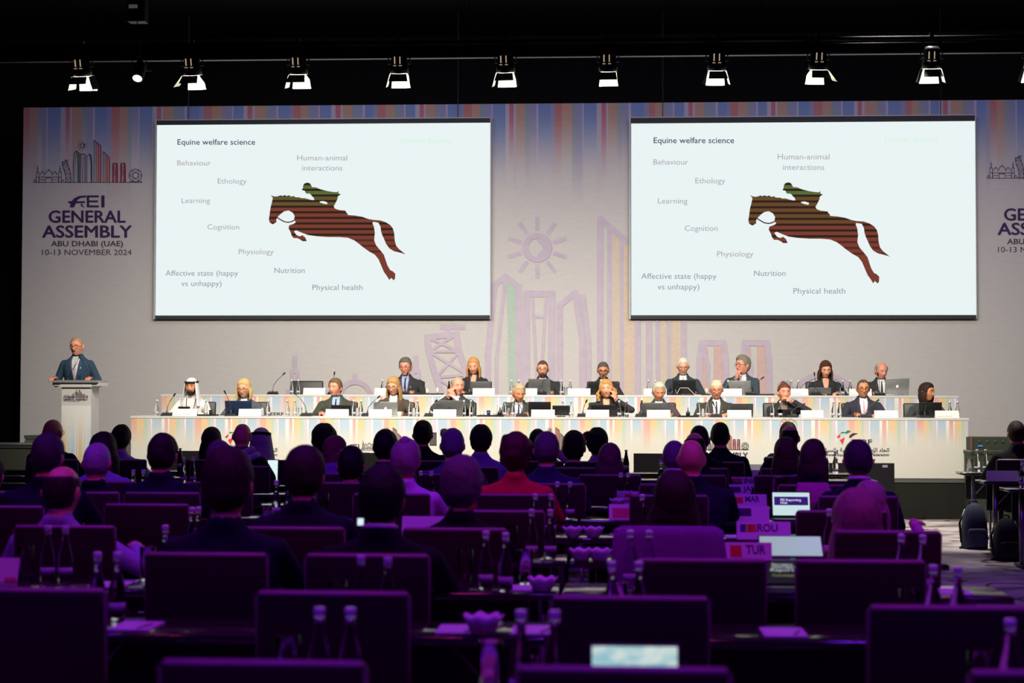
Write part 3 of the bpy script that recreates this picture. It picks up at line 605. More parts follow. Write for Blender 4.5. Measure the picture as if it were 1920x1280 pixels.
# monitors on the floor facing the stage
def conf_monitor(xa, xb, Y, yt, label, logo=False):
    X0 = atY(xa, 870, Y).x; X1 = atY(xb, 870, Y).x; Z1 = atY((xa + xb) / 2, yt, Y).z; cx = (X0 + X1) / 2
    r = root('floor_monitor', (cx, Y + 0.15, 0), label, 'monitor')
    g = Geo(); h = (X1 - X0) * 0.6
    g.box(X0, X1, Y, Y + 0.05, Z1 - h, Z1); wobj('panel', g, BLACKPL, r)
    g = Geo(); g.box(X0 + 0.02, X1 - 0.02, Y + 0.05, Y + 0.052, Z1 - h + 0.02, Z1 - 0.02); wobj('display', g, mat('monitor_display', (0.02, 0.02, 0.02), 0.2, emit=(0.5, 0.55, 0.6), es=0.5), r)
    g = Geo(); g.box(cx - 0.04, cx + 0.04, Y + 0.05, Y + 0.09, 0.03, Z1 - h * 0.4); wobj('post', g, DARKMETAL, r)
    g = Geo(); g.box(cx - 0.28, cx + 0.28, Y - 0.05, Y + 0.35, 0, 0.03); wobj('foot', g, DARKMETAL, r)
    if logo:
        g = Geo(); g.box(X1 - 0.14, X1 - 0.08, Y - 0.003, Y, Z1 - 0.05, Z1 - 0.02); wobj('badge', g, mat('badge_grey', (0.35, 0.3, 0.4), 0.4), r)
conf_monitor(283, 382, 20.5, 845, 'black floor monitor facing the stage, behind the cola bottles near the lectern end')
conf_monitor(668, 742, 20.7, 849, 'black floor monitor facing the stage, below the mosque emblem')
conf_monitor(1188, 1276, 20.3, 850, 'black floor monitor seen between the auburn-haired woman and the bald man')
conf_monitor(1550, 1677, 20.4, 868, 'black floor monitor beside the man in the dark suit with violet collar', True)
# ================================================================ PEOPLE
def sst(a, b, x):
    t = max(0, min(1, (x - a) / (b - a))); return t * t * (3 - 2 * t)
gss = lambda x, s: math.exp(-(x / s) ** 2)
def head_r(d, fem=False):
    x, y, z = d
    a = 0.0775 * (1 - (0.26 if fem else 0.20) * sst(0, -0.95, z) * (1 if y < 0.1 else 0.25)); b = 0.088 if y < 0 else 0.102
    if y > 0: b *= 1 - 0.28 * sst(-0.15, -0.9, z)
    r = 1 / (abs(x / a) ** 2.25 + abs(y / b) ** 2.15 + abs(z / 0.118) ** 2.25) ** (1 / 2.22)
    if y < 0:
        f = sst(0, -0.5, y)
        r += f * (0.025 * gss(x, 0.15) * gss(z + 0.28, 0.13) + 0.012 * gss(x, 0.10) * gss(z + 0.06, 0.16) + 0.0055 * gss(z - 0.30, 0.09) * gss(x, 0.55)
                  - 0.009 * gss(abs(x) - 0.34, 0.17) * gss(z - 0.06, 0.11) + 0.006 * gss(x, 0.26) * gss(z + 0.57, 0.045) - 0.003 * gss(x, 0.3) * gss(z + 0.47, 0.03) + 0.008 * gss(x, 0.28) * gss(z + 0.84, 0.12)
                  + 0.004 * gss(abs(x) - 0.55, 0.2) * gss(z + 0.2, 0.2))
    return r
def sphere_dirs(nu, nv):
    D_ = []
    for j in range(nv + 1):
        t = math.pi * j / nv
        D_.append([Vector((math.sin(t) * math.cos(2 * math.pi * i / nu), math.sin(t) * math.sin(2 * math.pi * i / nu), math.cos(t))) for i in range(nu)])
    return D_
DIRS = {}
def sph(g, fn, T, nu=36, nv=26, lab=0):
    if (nu, nv) not in DIRS: DIRS[(nu, nv)] = sphere_dirs(nu, nv)
    rows = DIRS[(nu, nv)]
    V = [T @ fn(rows[0][0])]
    for j in range(1, nv): V += [T @ fn(d) for d in rows[j]]
    V.append(T @ fn(rows[nv][0]))
    Fc = []
    for i in range(nu):
        k = (i + 1) % nu
        Fc.append((0, 1 + i, 1 + k)); Fc.append((len(V) - 1, len(V) - 1 - nu + k, len(V) - 1 - nu + i))
        for j in range(nv - 2): a = 1 + j * nu; Fc.append((a + i, a + nu + i, a + nu + k, a + k))
    g.add(V, Fc, lab)
def hairline(d, front, style):
    az = math.degrees(math.atan2(abs(d.x), -d.y))      # 0 front, 180 back
    K = [(0, front), (35, front + 0.002), (56, front - 0.018), (70, 0.0), (80, -0.022), (90, 0.008), (104, 0.0), (122, -0.06), (180, -0.094)]
    if style in ('bob', 'long', 'longwave', 'curlylong', 'updo', 'ponytail'): K = [(0, front), (30, front - 0.006), (50, front - 0.03), (62, -0.02), (75, -0.075), (180, -0.105)]
    if style in ('updo', 'ponytail'): K = [(0, front), (40, front - 0.005), (62, front - 0.03), (82, 0.02), (95, 0.0), (125, -0.05), (180, -0.085)]
    for (a, va), (b, vb) in zip(K, K[1:]):
        if az <= b: return va + (vb - va) * (az - a) / (b - a)
    return K[-1][1]
def hair_geo(style, T, seed, length=0.2, thick=0.016, front=0.072, fem=False):
    g = Geo(); off = Vector((seed * 3.7, seed * 1.3, 0)); curly = style in ('curly', 'curlylong'); na, nf = (0.017, 24) if curly else (min(0.003, thick * 0.16), 34)
    def fn(d):
        r = head_r(d, fem); p = d * r; h = hairline(d, front, style) + 0.009 * noise.noise(Vector((math.atan2(d.x, -d.y) * 3, seed, 0)))
        m = sst(h - 0.004, h + 0.010, p.z)
        if style == 'ring': m *= 1 - sst(0.050, 0.072, p.z - 0.01 * (d.y > 0.3))
        if style == 'thin': m *= 0.55
        t = thick * (0.62 + 0.5 * max(0, d.z)) * (1.5 if curly else 1)
        azm = math.atan2(d.x, -d.y)
        nn = noise.noise((p + off) * nf) + (0.0 if curly else 0.9 * noise.noise(Vector((azm * 7, p.z * 22, seed))) + 1.1 * noise.noise((p + off) * 13))
        if m < 0.02: return p * 0.92
        return p * (1 + (t * m + (na * nn * m)) / r) - d * (0.004 * (1 - m))
    hi = fem is None; sph(g, fn, T, 56, 38)
    if style in ('long', 'longwave', 'curlylong', 'bob'):
        n = 44; wave = style != 'long' and style != 'bob'; rows = 14; outer = []; inner = []
        a0 = R(62 if fem else 70)
        for j in range(rows + 1):
            q = j / rows; z = 0.045 - q * (length + 0.045); o = []; i_ = []
            tp = 1 - (0.35 * sst(0.72, 1.05, q) if style != 'curlylong' else 0.1 * q)
            for k in range(n + 1):
                al = a0 + (2 * math.pi - 2 * a0) * k / n
                W = (0.076 + 0.75 * thick + 0.020 * sst(0, 0.5, q) * (2.4 if style == 'curlylong' else 1)) * (0.75 + 0.25 * tp); Dp = (0.097 + 0.7 * thick) - 0.02 * sst(-0.05, -0.16, z)
                Dp = Dp * (0.9 + 0.1 * tp)
                ww = 0.0035 * noise.noise(Vector((al * 8, z * 6, seed * 5.0))) + (0.034 if style == 'curlylong' else 0.005) * noise.noise(Vector((math.sin(al) * (9 if wave else 5), z * (34 if wave else 7), seed * 2.0 + math.cos(al) * (9 if wave else 5))))
                top_in = 0.012 * (1 - sst(0, 0.3, q))
                rx, ry = W + ww - top_in, Dp + ww - top_in
                o.append(T @ Vector((math.sin(al) * rx, -math.cos(al) * ry + 0.004, z + 0.008 * noise.noise(Vector((al * 6, 0, seed)))))); th = 0.020 * tp + 0.004
                i_.append(T @ Vector((math.sin(al) * (rx - th), -math.cos(al) * (ry - th) + 0.004, z)))
            outer.append(o); inner.append(i_)
        rings = [o + i_[::-1] for o, i_ in zip(outer, inner)]
        g.loft(rings, cap=False); m = len(rings[0])
        base = len(g.v) - m * len(rings)
        for rr in (0, len(rings) - 1):
            for k in range(n):
                a = base + rr * m + k; b = base + rr * m + k + 1; c = base + rr * m + (m - 1 - k) - 1; d2 = base + rr * m + (m - 1 - k)
                g.f.append((a, b, c, d2) if rr else (d2, c, b, a))
    if style == 'updo': sph(g, lambda d: d * 0.036 * (1 + 0.1 * noise.noise(d * 5)) + Vector((0.0, 0.045, 0.115)), T, 16, 12)
    if style == 'ponytail':
        g.tube([T @ Vector(p) for p in ((0, 0.10, 0.02), (0, 0.135, -0.01), (0.005, 0.135, -0.08), (0.01, 0.12, -0.16), (0.01, 0.115, -0.2))], [0.016, 0.026, 0.03, 0.022, 0.008], 10)
    return g

def strip(bvh, L_, R_, nu=4, nv=8, off=0.006, back=False, T=None):
    """a cloth piece laid on the body: L_/R_ are (x, z) polylines of equal length, seen from the front"""
    def res(P, n):
        out = []
        for i in range(n + 1):
            t = i / n * (len(P) - 1); k = min(int(t), len(P) - 2); f = t - k; out.append((P[k][0] * (1 - f) + P[k + 1][0] * f, P[k][1] * (1 - f) + P[k + 1][1] * f))
        return out
    A, B = res(L_, nv), res(R_, nv); V = []; ok = True; lasty = None
    for j in range(nv + 1):
        for i in range(nu + 1):
            x = A[j][0] + (B[j][0] - A[j][0]) * i / nu; z = A[j][1] + (B[j][1] - A[j][1]) * i / nu
            h = bvh.ray_cast(Vector((x, -2, z)), Vector((0, 1, 0)))
            y = h[0].y if h[0] is not None else (lasty if lasty is not None else -0.1)
            lasty = y
            edge = i in (0, nu) or j in (0, nv)
            V.append(Vector((x, y + (0.002 if edge else -off), z)))
    # pushed-in rim
    Fc = [(j * (nu + 1) + i, j * (nu + 1) + i + 1, (j + 1) * (nu + 1) + i + 1, (j + 1) * (nu + 1) + i) for j in range(nv) for i in range(nu)]
    Fc = [tuple(reversed(f)) for f in Fc]
    g = Geo(); g.add(V, Fc); return g

def add_hand(g, w, d, n, side, curl=0.5, k=1.0):
    """w wrist, d direction of the palm, n the palm's back normal; side +1/-1 puts the thumb"""
    d = Vector(d).normalized(); n = Vector(n); n = (n - d * n.dot(d)).normalized(); s = d.cross(n) * side
    for i, (o, L1) in enumerate(((-0.030, 0.072), (-0.010, 0.080), (0.010, 0.077), (0.029, 0.062))):
        o *= k; kn = w + d * 0.085 * k + s * -o * 1.0
        g.cap(w + s * -o * 0.5, kn, 0.016 * k, 0.0125 * k, 3, 8, 2)
        p = kn; a = 0.0
        for q, (fl, r0) in enumerate(((0.45, 0.0095), (0.32, 0.0085), (0.24, 0.0078))):
            a += curl * (0.9 if q else 0.6); dd = d * math.cos(a) - n * math.sin(a); e = p + dd * L1 * fl * k; g.cap(p, e, r0 * k, r0 * 0.92 * k, 3, 7, 2); p = e
    t0 = w + d * 0.02 * k + s * 0.022 * k; t1 = t0 + (d * 0.6 + s * 0.75 - n * 0.25).normalized() * 0.038 * k; t2 = t1 + (d * 0.85 + s * 0.3 - n * 0.4).normalized() * 0.03 * k
    g.cap(t0, t1, 0.015 * k, 0.012 * k, 3, 8, 2); g.cap(t1, t2, 0.0115 * k, 0.0095 * k, 3, 8, 2)

QUEUE = []
def person(loc, rotz, H, label, P, group=None, category='person'):
    """H = height of the top of the head above this person's floor. P = options. Local frame: facing -Y."""
    g = Geo(); hs = P.get('hs', 1.0); sw = P.get('sw', 1.0); fem = P.get('fem', False); lean = P.get('lean', 0.06); stand = P.get('stand', False)
    hx = P.get('hx', 0.0)
    ht = P.get('thick', 0.016) if P.get('hair') not in (None, 'ring', 'thin') else 0.002
    zc = H - 0.118 * hs - ht; drop = P.get('slump', 0.0)
    zs = zc - 0.183 * hs - drop * 0 + P.get('shr', 0.0); yh = -lean - 0.015; ys = -lean * 0.6
    Th = Matrix.Translation((hx, yh, zc)) @ Matrix.Rotation(R(P.get('yaw', 0)), 4, 'Z') @ Matrix.Rotation(R(P.get('pitch', 0)), 4, 'X') @ Matrix.Rotation(R(P.get('tilt', 0)), 4, 'Y') @ Matrix.Scale(hs, 4)
    sph(g, lambda d: d * head_r(d, fem), Th, 40, 32, 0)
    for sx in (-1, 1):
        M = Th @ Matrix.Translation((sx * 0.083, 0.014, -0.006)) @ Matrix.Rotation(R(sx * -32), 4, 'Z')
        sph(g, lambda d: Vector((d.x * 0.0085, d.y * 0.021, d.z * 0.033)), M, 12, 8, 0)
    g.cap((hx * 0.9, yh + 0.024, zc - 0.07 * hs), (0, ys + 0.015, zs + 0.0), 0.054 * (0.86 if fem else 1.06), 0.060 * (0.9 if fem else 1.08), 0, 16)
    e = lambda z, a, b, yc, n=26: [Vector((math.copysign(abs(math.cos(t)) ** 0.85, math.cos(t)) * a, yc + math.copysign(abs(math.sin(t)) ** 0.9, math.sin(t)) * b, z)) for t in [2 * math.pi * i / n for i in range(n)]]
    hip = 0.94 if stand else 0.43
    spec = [(hip - 0.06, 0.14, 0.11, 0), (hip, 0.175, 0.13, 0), (hip + 0.08, 0.172, 0.125, 0), ((hip + zs) / 2 - 0.05, 0.165 * sw ** .5, 0.118, ys * 0.35), (zs - 0.20, 0.180 * sw, 0.122, ys * 0.7), (zs - 0.12, 0.192 * sw, 0.120, ys * 0.85), (zs - 0.05, 0.196 * sw, 0.105, ys), (zs - 0.01, 0.180 * sw, 0.088, ys),
            (zs + 0.018, 0.145 * sw, 0.074, ys + 0.005), (zs + 0.040, 0.112, 0.068, ys + 0.010), (zs + 0.066, 0.084, 0.068, ys + 0.016), (zs + 0.094, 0.071, 0.065, ys + 0.016)]
    if fem: spec = [(z, a * 0.90, b * (0.93 if z < zs - 0.25 else 1.0), y) for z, a, b, y in spec]
    rings = []
    for (z0, a0, b0, y0), (z1, a1, b1, y1) in zip(spec, spec[1:]):
        m = max(1, int((z1 - z0) / 0.03))
        for k in range(m): q = k / m; rings.append(e(z0 + (z1 - z0) * q, a0 + (a1 - a0) * q, b0 + (b1 - b0) * q, y0 + (y1 - y0) * q))
    rings.append(e(*spec[-1])); g.loft(rings, 1)
    arms = P.get('arms', {}); fsc = 0.92 if fem else 1.0
    tz = P.get('tz', 0.78)
    for sx, key in ((-1, 'L'), (1, 'R')):
        S = Vector((sx * 0.172 * sw * fsc, ys, zs - 0.045))
        A = arms.get(key, None)
        if A is None: A = dict(w=(sx * 0.13, -0.44, tz + 0.035), d=(-sx * 0.45, -0.8, -0.06), n=(0, 0, 1))
        W = Vector(A['w']); d = W - S; L = d.length; l1, l2 = 0.29, 0.265
        if L > l1 + l2 - 0.01: W = S + d.normalized() * (l1 + l2 - 0.01); d = W - S; L = d.length
        a = (l1 * l1 - l2 * l2 + L * L) / (2 * L); h = math.sqrt(max(0, l1 * l1 - a * a)); pole = Vector(A.get('pole', (sx * 0.8, 0.15, -0.75)))
        dn = d.normalized(); pole = (pole - dn * pole.dot(dn)).normalized(); E_ = S + dn * a + pole * h
        g.cap(S, E_, 0.062 * fsc, 0.048 * fsc, 1, 14); g.cap(E_, W, 0.047 * fsc, 0.034 * fsc, 1, 14)
        hd = Vector(A.get('d', W - E_)); W2 = W + hd.normalized() * 0.012
        g.cap(W - hd.normalized() * 0.01, W2, 0.026, 0.025, 3, 10, 2)
        add_hand(g, W2, hd, A.get('n', (0, 0, 1)), -sx * A.get('th', 1), A.get('curl', 0.35), 0.92 if fem else 1.0)
    if stand:
        for sx in (-1, 1):
            g.cap((sx * 0.09, 0, 0.90), (sx * 0.10, 0.0, 0.48), 0.088, 0.062, 2, 14); g.cap((sx * 0.10, 0, 0.48), (sx * 0.10, 0.03, 0.08), 0.060, 0.045, 2, 14); g.cap((sx * 0.10, 0.04, 0.045), (sx * 0.115, -0.13, 0.036), 0.042, 0.036, 4, 10)
    else:
        for sx in (-1, 1):
            g.cap((sx * 0.085, -0.02, 0.46), (sx * 0.11, -0.42, 0.47), 0.082, 0.060, 2, 14); g.cap((sx * 0.11, -0.42, 0.46), (sx * 0.11, -0.40, 0.09), 0.058, 0.040, 2, 12); g.cap((sx * 0.11, -0.38, 0.045), (sx * 0.12, -0.55, 0.036), 0.042, 0.034, 4, 10)
    cl = cloth(*P['cloth']); skin = SKINS[P.get('skin', 0)]
    mats = [skin, cl, cloth(*P.get('pants', ('dark_trousers', (0.012, 0.012, 0.016)))), skin, mat('black_shoe_leather', (0.01, 0.01, 0.01), 0.3)]
    if P.get('sleeveskin'): pass
    tmp = newobj('tmp', g.mesh('tmp', mats)); mod = tmp.modifiers.new('r', 'REMESH'); mod.mode = 'VOXEL'; mod.voxel_size = P.get('vox', 0.013); mod.adaptivity = 0
    sm = tmp.modifiers.new('s', 'SMOOTH'); sm.factor = 0.5; sm.iterations = 1 if P.get('vox', 0.013) < 0.01 else 1
    QUEUE.append(dict(tmp=tmp, g=g, mats=mats, loc=Vector(loc), rot=rotz, P=P, Th=Th, zs=zs, ys=ys, zc=zc, label=label, group=group, skin=skin, cl=cl, fem=fem))

def face_bits(Q, body):
    P, Th, fem = Q['P'], Q['Th'], Q['fem']
    hc = hairm(*P['hairc']) if P.get('hairc') else mat('grey_brow', (0.2, 0.17, 0.14), 0.6)
    look_down = P.get('down', 0.5)
    for sx in (-1, 1):
        d = Vector((sx * 0.36, -0.93, 0.05)).normalized(); c = d * (head_r(d, fem) - 0.0050)
        g = Geo(); sph(g, lambda q: c + q * 0.0105, Th, 12, 8); ey = g.obj('eye', EYEW, body, True)
        g = Geo(); ci = c + Vector((0.0, -0.0065, -0.0015)); sph(g, lambda q: ci + q * 0.0070, Th, 10, 6); g.obj('iris', IRIS, ey, True)
        # upper lid
        g = Geo(); sph(g, lambda q: c + Vector((0, 0.0005, 0)) + Vector((q.x * 0.0145, q.y * 0.0122, abs(q.z) * 0.0118 - 0.0045 * look_down)), Th, 14, 8); g.obj('eyelid', Q['skin'], body, True)
        pts = []
        for t in (0.14, 0.26, 0.40, 0.52):
            d = Vector((sx * t, -0.9, 0.27 + 0.05 * math.sin((t - 0.1) * 5))).normalized(); pts.append(Th @ (d * (head_r(d, fem) + 0.001)))
        g = Geo(); g.tube(pts, [0.0025, 0.004, 0.0038, 0.002], 6); g.obj('eyebrow', hc, body, True)
    pts = []; pts2 = []
    for t in (-0.25, -0.12, 0, 0.12, 0.25):
        d = Vector((t, -0.86, -0.545 - 0.02 * abs(t) * 4)).normalized(); pts.append(Th @ (d * (head_r(d, fem) - 0.0005)))
    g = Geo(); g.tube(pts, [0.001, 0.0042, 0.0042, 0.0042, 0.001] if not P.get('open') else [0.002, 0.006, 0.009, 0.006, 0.002], 6); g.obj('mouth', LIPS if not P.get('open') else mat('open_mouth', (0.05, 0.012, 0.012), 0.5), body, True)
    if P.get('beard'):
        g = Geo()
        def fb(d):
            r = head_r(d, fem); p = d * r
            q = abs(d.x); th_ = -0.043 - 0.020 * gss(q - 0.42, 0.16) + 0.045 * sst(0.6, 0.8, q); m = sst(0.02, -0.12, d.y) * sst(th_ + 0.004, th_ - 0.006, p.z) * (1 - gss(d.x, 0.22) * gss(d.z + 0.575, 0.06) * 0.98)
            if abs(d.x) > 0.6: m = max(m, sst(0.1, -0.02, d.y) * sst(0.01, -0.02, p.z) * sst(-0.4, -0.2, d.y))
            return d * (r * 0.94 if m < 0.04 else r + 0.0055 * m)
        sph(g, fb, Th, 40, 34); g.obj('beard', hairm(*P['beard']), body, True)
def glasses(Q, body, m, up=False, sz=1.0):
    Th = Q['Th']; fem = Q['fem']; z0 = 0.003; g = Geo(); y = -0.104
    M = Th
    if up: M = Th @ Matrix.Translation((0, 0.02, 0.09)) @ Matrix.Rotation(R(-28), 4, 'X')
    for sx in (-1, 1):
        pts = [M @ Vector((sx * 0.034 + 0.025 * sz * math.cos(t), y + 0.012 * (abs(sx * 0.034 + 0.025 * math.cos(t)) / 0.06) ** 2, z0 - 0.003 + 0.019 * sz * math.sin(t))) for t in [2 * math.pi * i / 14 for i in range(15)]]
        g.tube(pts, 0.0022 * (1.6 if sz > 1.1 else 1), 5)
        g.tube([M @ Vector((sx * 0.058, -0.092, z0 + 0.005)), M @ Vector((sx * 0.078, -0.05, z0 + 0.004)), M @ Vector((sx * 0.082, 0.01, z0 + 0.004))], 0.002, 5)
    g.tube([M @ Vector((-0.010, y - 0.001, z0 + 0.002)), M @ Vector((0.010, y - 0.001, z0 + 0.002))], 0.002, 5)
    return g.obj('spectacles', m, body, True)

def finish_people():
    dg = bpy.context.evaluated_depsgraph_get(); dg.update()
    for Q in QUEUE:
        me = bpy.data.meshes.new_from_object(Q['tmp'].evaluated_get(dg)); Q['me'] = me
    for Q in QUEUE:
        tmp = Q['tmp']; old = tmp.data; bpy.data.objects.remove(tmp); bpy.data.meshes.remove(old)
        me, P, g, zs, ys, zc, Th = Q['me'], Q['P'], Q['g'], Q['zs'], Q['ys'], Q['zc'], Q['Th']
        me.name = 'person'
        me.materials.clear()
        for m in Q['mats']: me.materials.append(m)
        kd = KDTree(len(g.v))
        for i, v in enumerate(g.v):
            if g.l[i] == 0 and v.z < zs + 0.096: continue
            kd.insert(v, i)
        kd.balance(); lab = g.l; find = kd.find
        mi = [lab[find(p.center)[1]] for p in me.polygons]
        me.polygons.foreach_set('material_index', mi); me.polygons.foreach_set('use_smooth', [True] * len(mi)); me.update()
        b = tag(newobj('person', me, None, Q['loc'], (0, 0, Q['rot'])), Q['label'], 'person', Q['group'])
        st = P.get('hair'); front = P.get('face', False)
        if st and st != 'none':
            hg = hair_geo(st, Th, P.get('seed', len(Q['label'])), P.get('len', 0.2), P.get('thick', 0.016), P.get('fr', 0.072), Q['fem']); hg.obj('hair', hairm(*P['hairc']), b, True)
        if front: face_bits(Q, b)
        if P.get('glasses'): glasses(Q, b, FRAMER if P['glasses'] == 'red' else FRAMEG, P['glasses'] == 'up', 1.2 if P['glasses'] == 'thick' else 1.0)
        bvh = None
        def lay(name, L_, R_, m, **k):
            nonlocal bvh
            if bvh is None: bvh = BVHTree.FromPolygons([v.co for v in me.vertices], [tuple(p.vertices) for p in me.polygons])
            s = strip(bvh, L_, R_, **k); return s.obj(name, m, b, True)
        if P.get('suit'):
            sh = P['suit']; z = zs; mir = lambda pts: [(-x, q) for x, q in pts]
            shm = cloth(*sh) if isinstance(sh, tuple) else sh
            lay('shirt', [(-0.052, z + 0.065), (-0.058, z), (-0.040, z - 0.12), (-0.006, z - 0.27)], [(0.052, z + 0.065), (0.058, z), (0.040, z - 0.12), (0.006, z - 0.27)], shm, nu=8, nv=12, off=0.004)
            lapm = cloth(P['cloth'][0] + '_lapel', tuple(c * 1.25 + 0.002 for c in P['cloth'][1]))
            for s_ in (-1, 1):
                f = lambda pts: [(s_ * x, q) for x, q in pts]
                lay('lapel', f([(0.050, z + 0.072), (0.056, z), (0.042, z - 0.12), (0.008, z - 0.28)]), f([(0.068, z + 0.062), (0.088, z - 0.03), (0.084, z - 0.09), (0.018, z - 0.28)]), lapm, nu=3, nv=10, off=0.010)
                if P.get('collar', True): lay('shirt_collar', f([(0.006, z + 0.045), (0.012, z + 0.030), (0.030, z + 0.012)]), f([(0.048, z + 0.078), (0.050, z + 0.060), (0.052, z + 0.025)]), shm, nu=3, nv=5, off=0.012)
            if P.get('tie'): lay('tie', [(-0.014, z + 0.040), (-0.011, z + 0.018), (-0.022, z - 0.12), (-0.026, z - 0.26)], [(0.014, z + 0.040), (0.011, z + 0.018), (0.022, z - 0.12), (0.026, z - 0.26)], cloth(*P['tie']), nu=3, nv=12, off=0.012)
        if P.get('neckline'):
            z = zs; lay('neckline', [(-0.050, z + 0.065), (-0.048, z), (-0.030, z - 0.08), (-0.005, z - P.get('vdeep', 0.15))], [(0.050, z + 0.065), (0.048, z), (0.030, z - 0.08), (0.005, z - P.get('vdeep', 0.15))], Q['skin'] if P['neckline'] is True else cloth(*P['neckline']), nu=6, nv=10, off=0.004)
        if P.get('lanyard'):
            z = zs
            for s_ in (-1, 1): lay('lanyard', [(s_ * 0.058, z + 0.05), (s_ * 0.050, z - 0.05), (s_ * 0.004, z - 0.27)], [(s_ * 0.072, z + 0.045), (s_ * 0.063, z - 0.05), (s_ * 0.016, z - 0.27)], LANY, nu=2, nv=10, off=0.015)
        if P.get('pin'):
            z = zs; lay('lapel_pin', [(0.068, z - 0.085), (0.068, z - 0.105)], [(0.086, z - 0.085), (0.086, z - 0.105)], mat('pin_silver', (0.7, 0.7, 0.7), 0.3), nu=2, nv=2, off=0.016)
        if P.get('backcollar'):
            g2 = Geo(); pts = [Vector((0.066 * math.sin(t), ys + 0.016 - 0.062 * math.cos(t), zs + 0.092 - 0.010 * math.cos(t))) for t in [2 * math.pi * i / 20 for i in range(21)]]
            g2.tube(pts, 0.011, 8); g2.obj('shirt_collar', cloth(*P['backcollar']), b, True)
        if P.get('extra'): P['extra'](Q, b)
    QUEUE.clear()
    bpy.context.view_layer.update()

# ---- headdress, scarf
def ghutra(Q, b, c=('white_headcloth', (0.72, 0.72, 0.74))):
    Th = Q['Th']; g = Geo()
    def fn(d):
        p = d * (head_r(d) + 0.016)
        if d.y < 0 and p.z < 0.06: return d * head_r(d) * 0.9
        return p
    sph(g, fn, Th, 36, 26)
    n = 24; rings = []; a0 = R(52); out = []; inn = []
    for j in range(9):
        q = j / 8; z = 0.075 - q * 0.33; o = []; ii = []
        for k in range(n + 1):
            al = a0 + (2 * math.pi - 2 * a0) * k / n; W = 0.088 + 0.05 * q + 0.006 * math.sin(k * 1.9) * q; Dp = 0.106 + 0.035 * q
            o.append(Th @ Vector((math.sin(al) * W, -math.cos(al) * Dp, z))); ii.append(Th @ Vector((math.sin(al) * (W - 0.008), -math.cos(al) * (Dp - 0.008), z)))
        rings.append(o + ii[::-1])
    g.loft(rings, cap=False); h = g.obj('headcloth', cloth(*c), b, True)
    g = Geo()
    for dz in (0.0, 0.014):
        g.tube([Th @ Vector((0.086 * math.sin(t), -0.103 * math.cos(t) + 0.004, 0.062 + dz + 0.010 * math.cos(t + math.pi))) for t in [2 * math.pi * i / 24 for i in range(25)]], 0.008, 8)
    g.obj('head_cord', mat('black_cord', (0.008, 0.008, 0.008), 0.7), b, True)
def scarf(Q, b, c=('lilac_scarf', (0.45, 0.42, 0.55))):
    zs, ys = Q['zs'], Q['ys']; g = Geo()
    for k, (w, z, r) in enumerate(((0.10, 0.055, 0.035), (0.15, 0.0, 0.035))):
        g.tube([Vector((w * math.sin(t), ys + 0.03 - (w * 0.62) * math.cos(t), zs + z - 0.02 * math.cos(2 * t))) for t in [2 * math.pi * i / 20 for i in range(21)]], r, 8)
    g.obj('scarf', cloth(*c), b, True)

DUM = ('charcoal_suit', (0.045, 0.046, 0.044))
# ---------------- the panel, front row (floor at 0.5)
def panelist(px, yt, row, label, **P):
    Y = (YF + 0.98) if row == 0 else (YB + 0.98); fz = 0.5 if row == 0 else 0.8
    p = atY(px, yt, Y); P.setdefault('vox', 0.0085); P['face'] = True; P.setdefault('tz', 0.77 if row == 0 else 0.75)
    P.setdefault('lean', 0.10)
    person((p.x, Y, fz), 0, p.z - fz, label, P)
    panel_chair(p.x, Y, fz, label, row)
CHB = {}
def panel_chair(x, Y, fz, who, row):
    if 'r' not in CHB:
        CHB['r'] = root('conference_chair', (0, 0, 0), '', 'chair')
        g = bevbox('backrest', 0.48, 0.05, 0.46, 0.02, CHAIRB); newobj('backrest', g, CHB['r'], (0, 0.26, 0.72), (R(-6), 0, 0))
        newobj('seat', bevbox('seat', 0.48, 0.46, 0.08, 0.025, CHAIRB), CHB['r'], (0, 0.02, 0.44))
        leg = Geo(); leg.tube([(0, 0, 0), (0, 0, 0.41)], 0.013, 8); lm = leg.mesh('leg', METAL, True)
        for a in (-0.21, 0.21):
            for b in (-0.18, 0.22): newobj('leg', lm, CHB['r'], (a, b, 0))
        c = CHB['r']
    else: c = copytree(CHB['r'])
    c.location = (x, Y + 0.02, fz); tag(c, short('black chair of the ' + who), 'chair', 'chairs of the front panel row' if row == 0 else 'chairs of the rear panel row')
    return c
BROWN = ('brown_hair', srgb(92, 66, 48)); BLOND = ('blonde_hair', srgb(214, 176, 116)); GREYH = ('grey_hair', srgb(140, 134, 126)); WHITEH = ('white_hair', srgb(226, 214, 192)); GINGER = ('ginger_blonde_hair', srgb(206, 146, 84)); DKBR = ('dark_brown_hair', srgb(48, 33, 26)); SALT = ('salt_grey_hair', srgb(104, 100, 88)); BLKH = ('black_hair', (0.012, 0.010, 0.010)); AUB = ('auburn_hair', srgb(110, 62, 44))
def lap(d): return d
panelist(363, 709, 0, 'man in white headdress with black cord and white robe', hair=None, extra=lambda Q, b: ghutra(Q, b), cloth=('white_robe', (0.72, 0.70, 0.66)), skin=1, beard=('black_beard', (0.03, 0.02, 0.016)), lanyard=True, yaw=-4, hairc=BLKH, sw=0.95, thick=0.0)
panelist(461, 709, 0, 'woman with blonde bob and glasses in a slate jacket', hair='bob', len=0.14, hairc=BLOND, cloth=('slate_jacket', (0.085, 0.095, 0.115)), glasses=True, fem=True, neckline=('white_top', (0.7, 0.7, 0.7)), vdeep=0.09, pitch=8, pin=True, sw=1.08, hs=1.03, thick=0.02, yaw=-8)
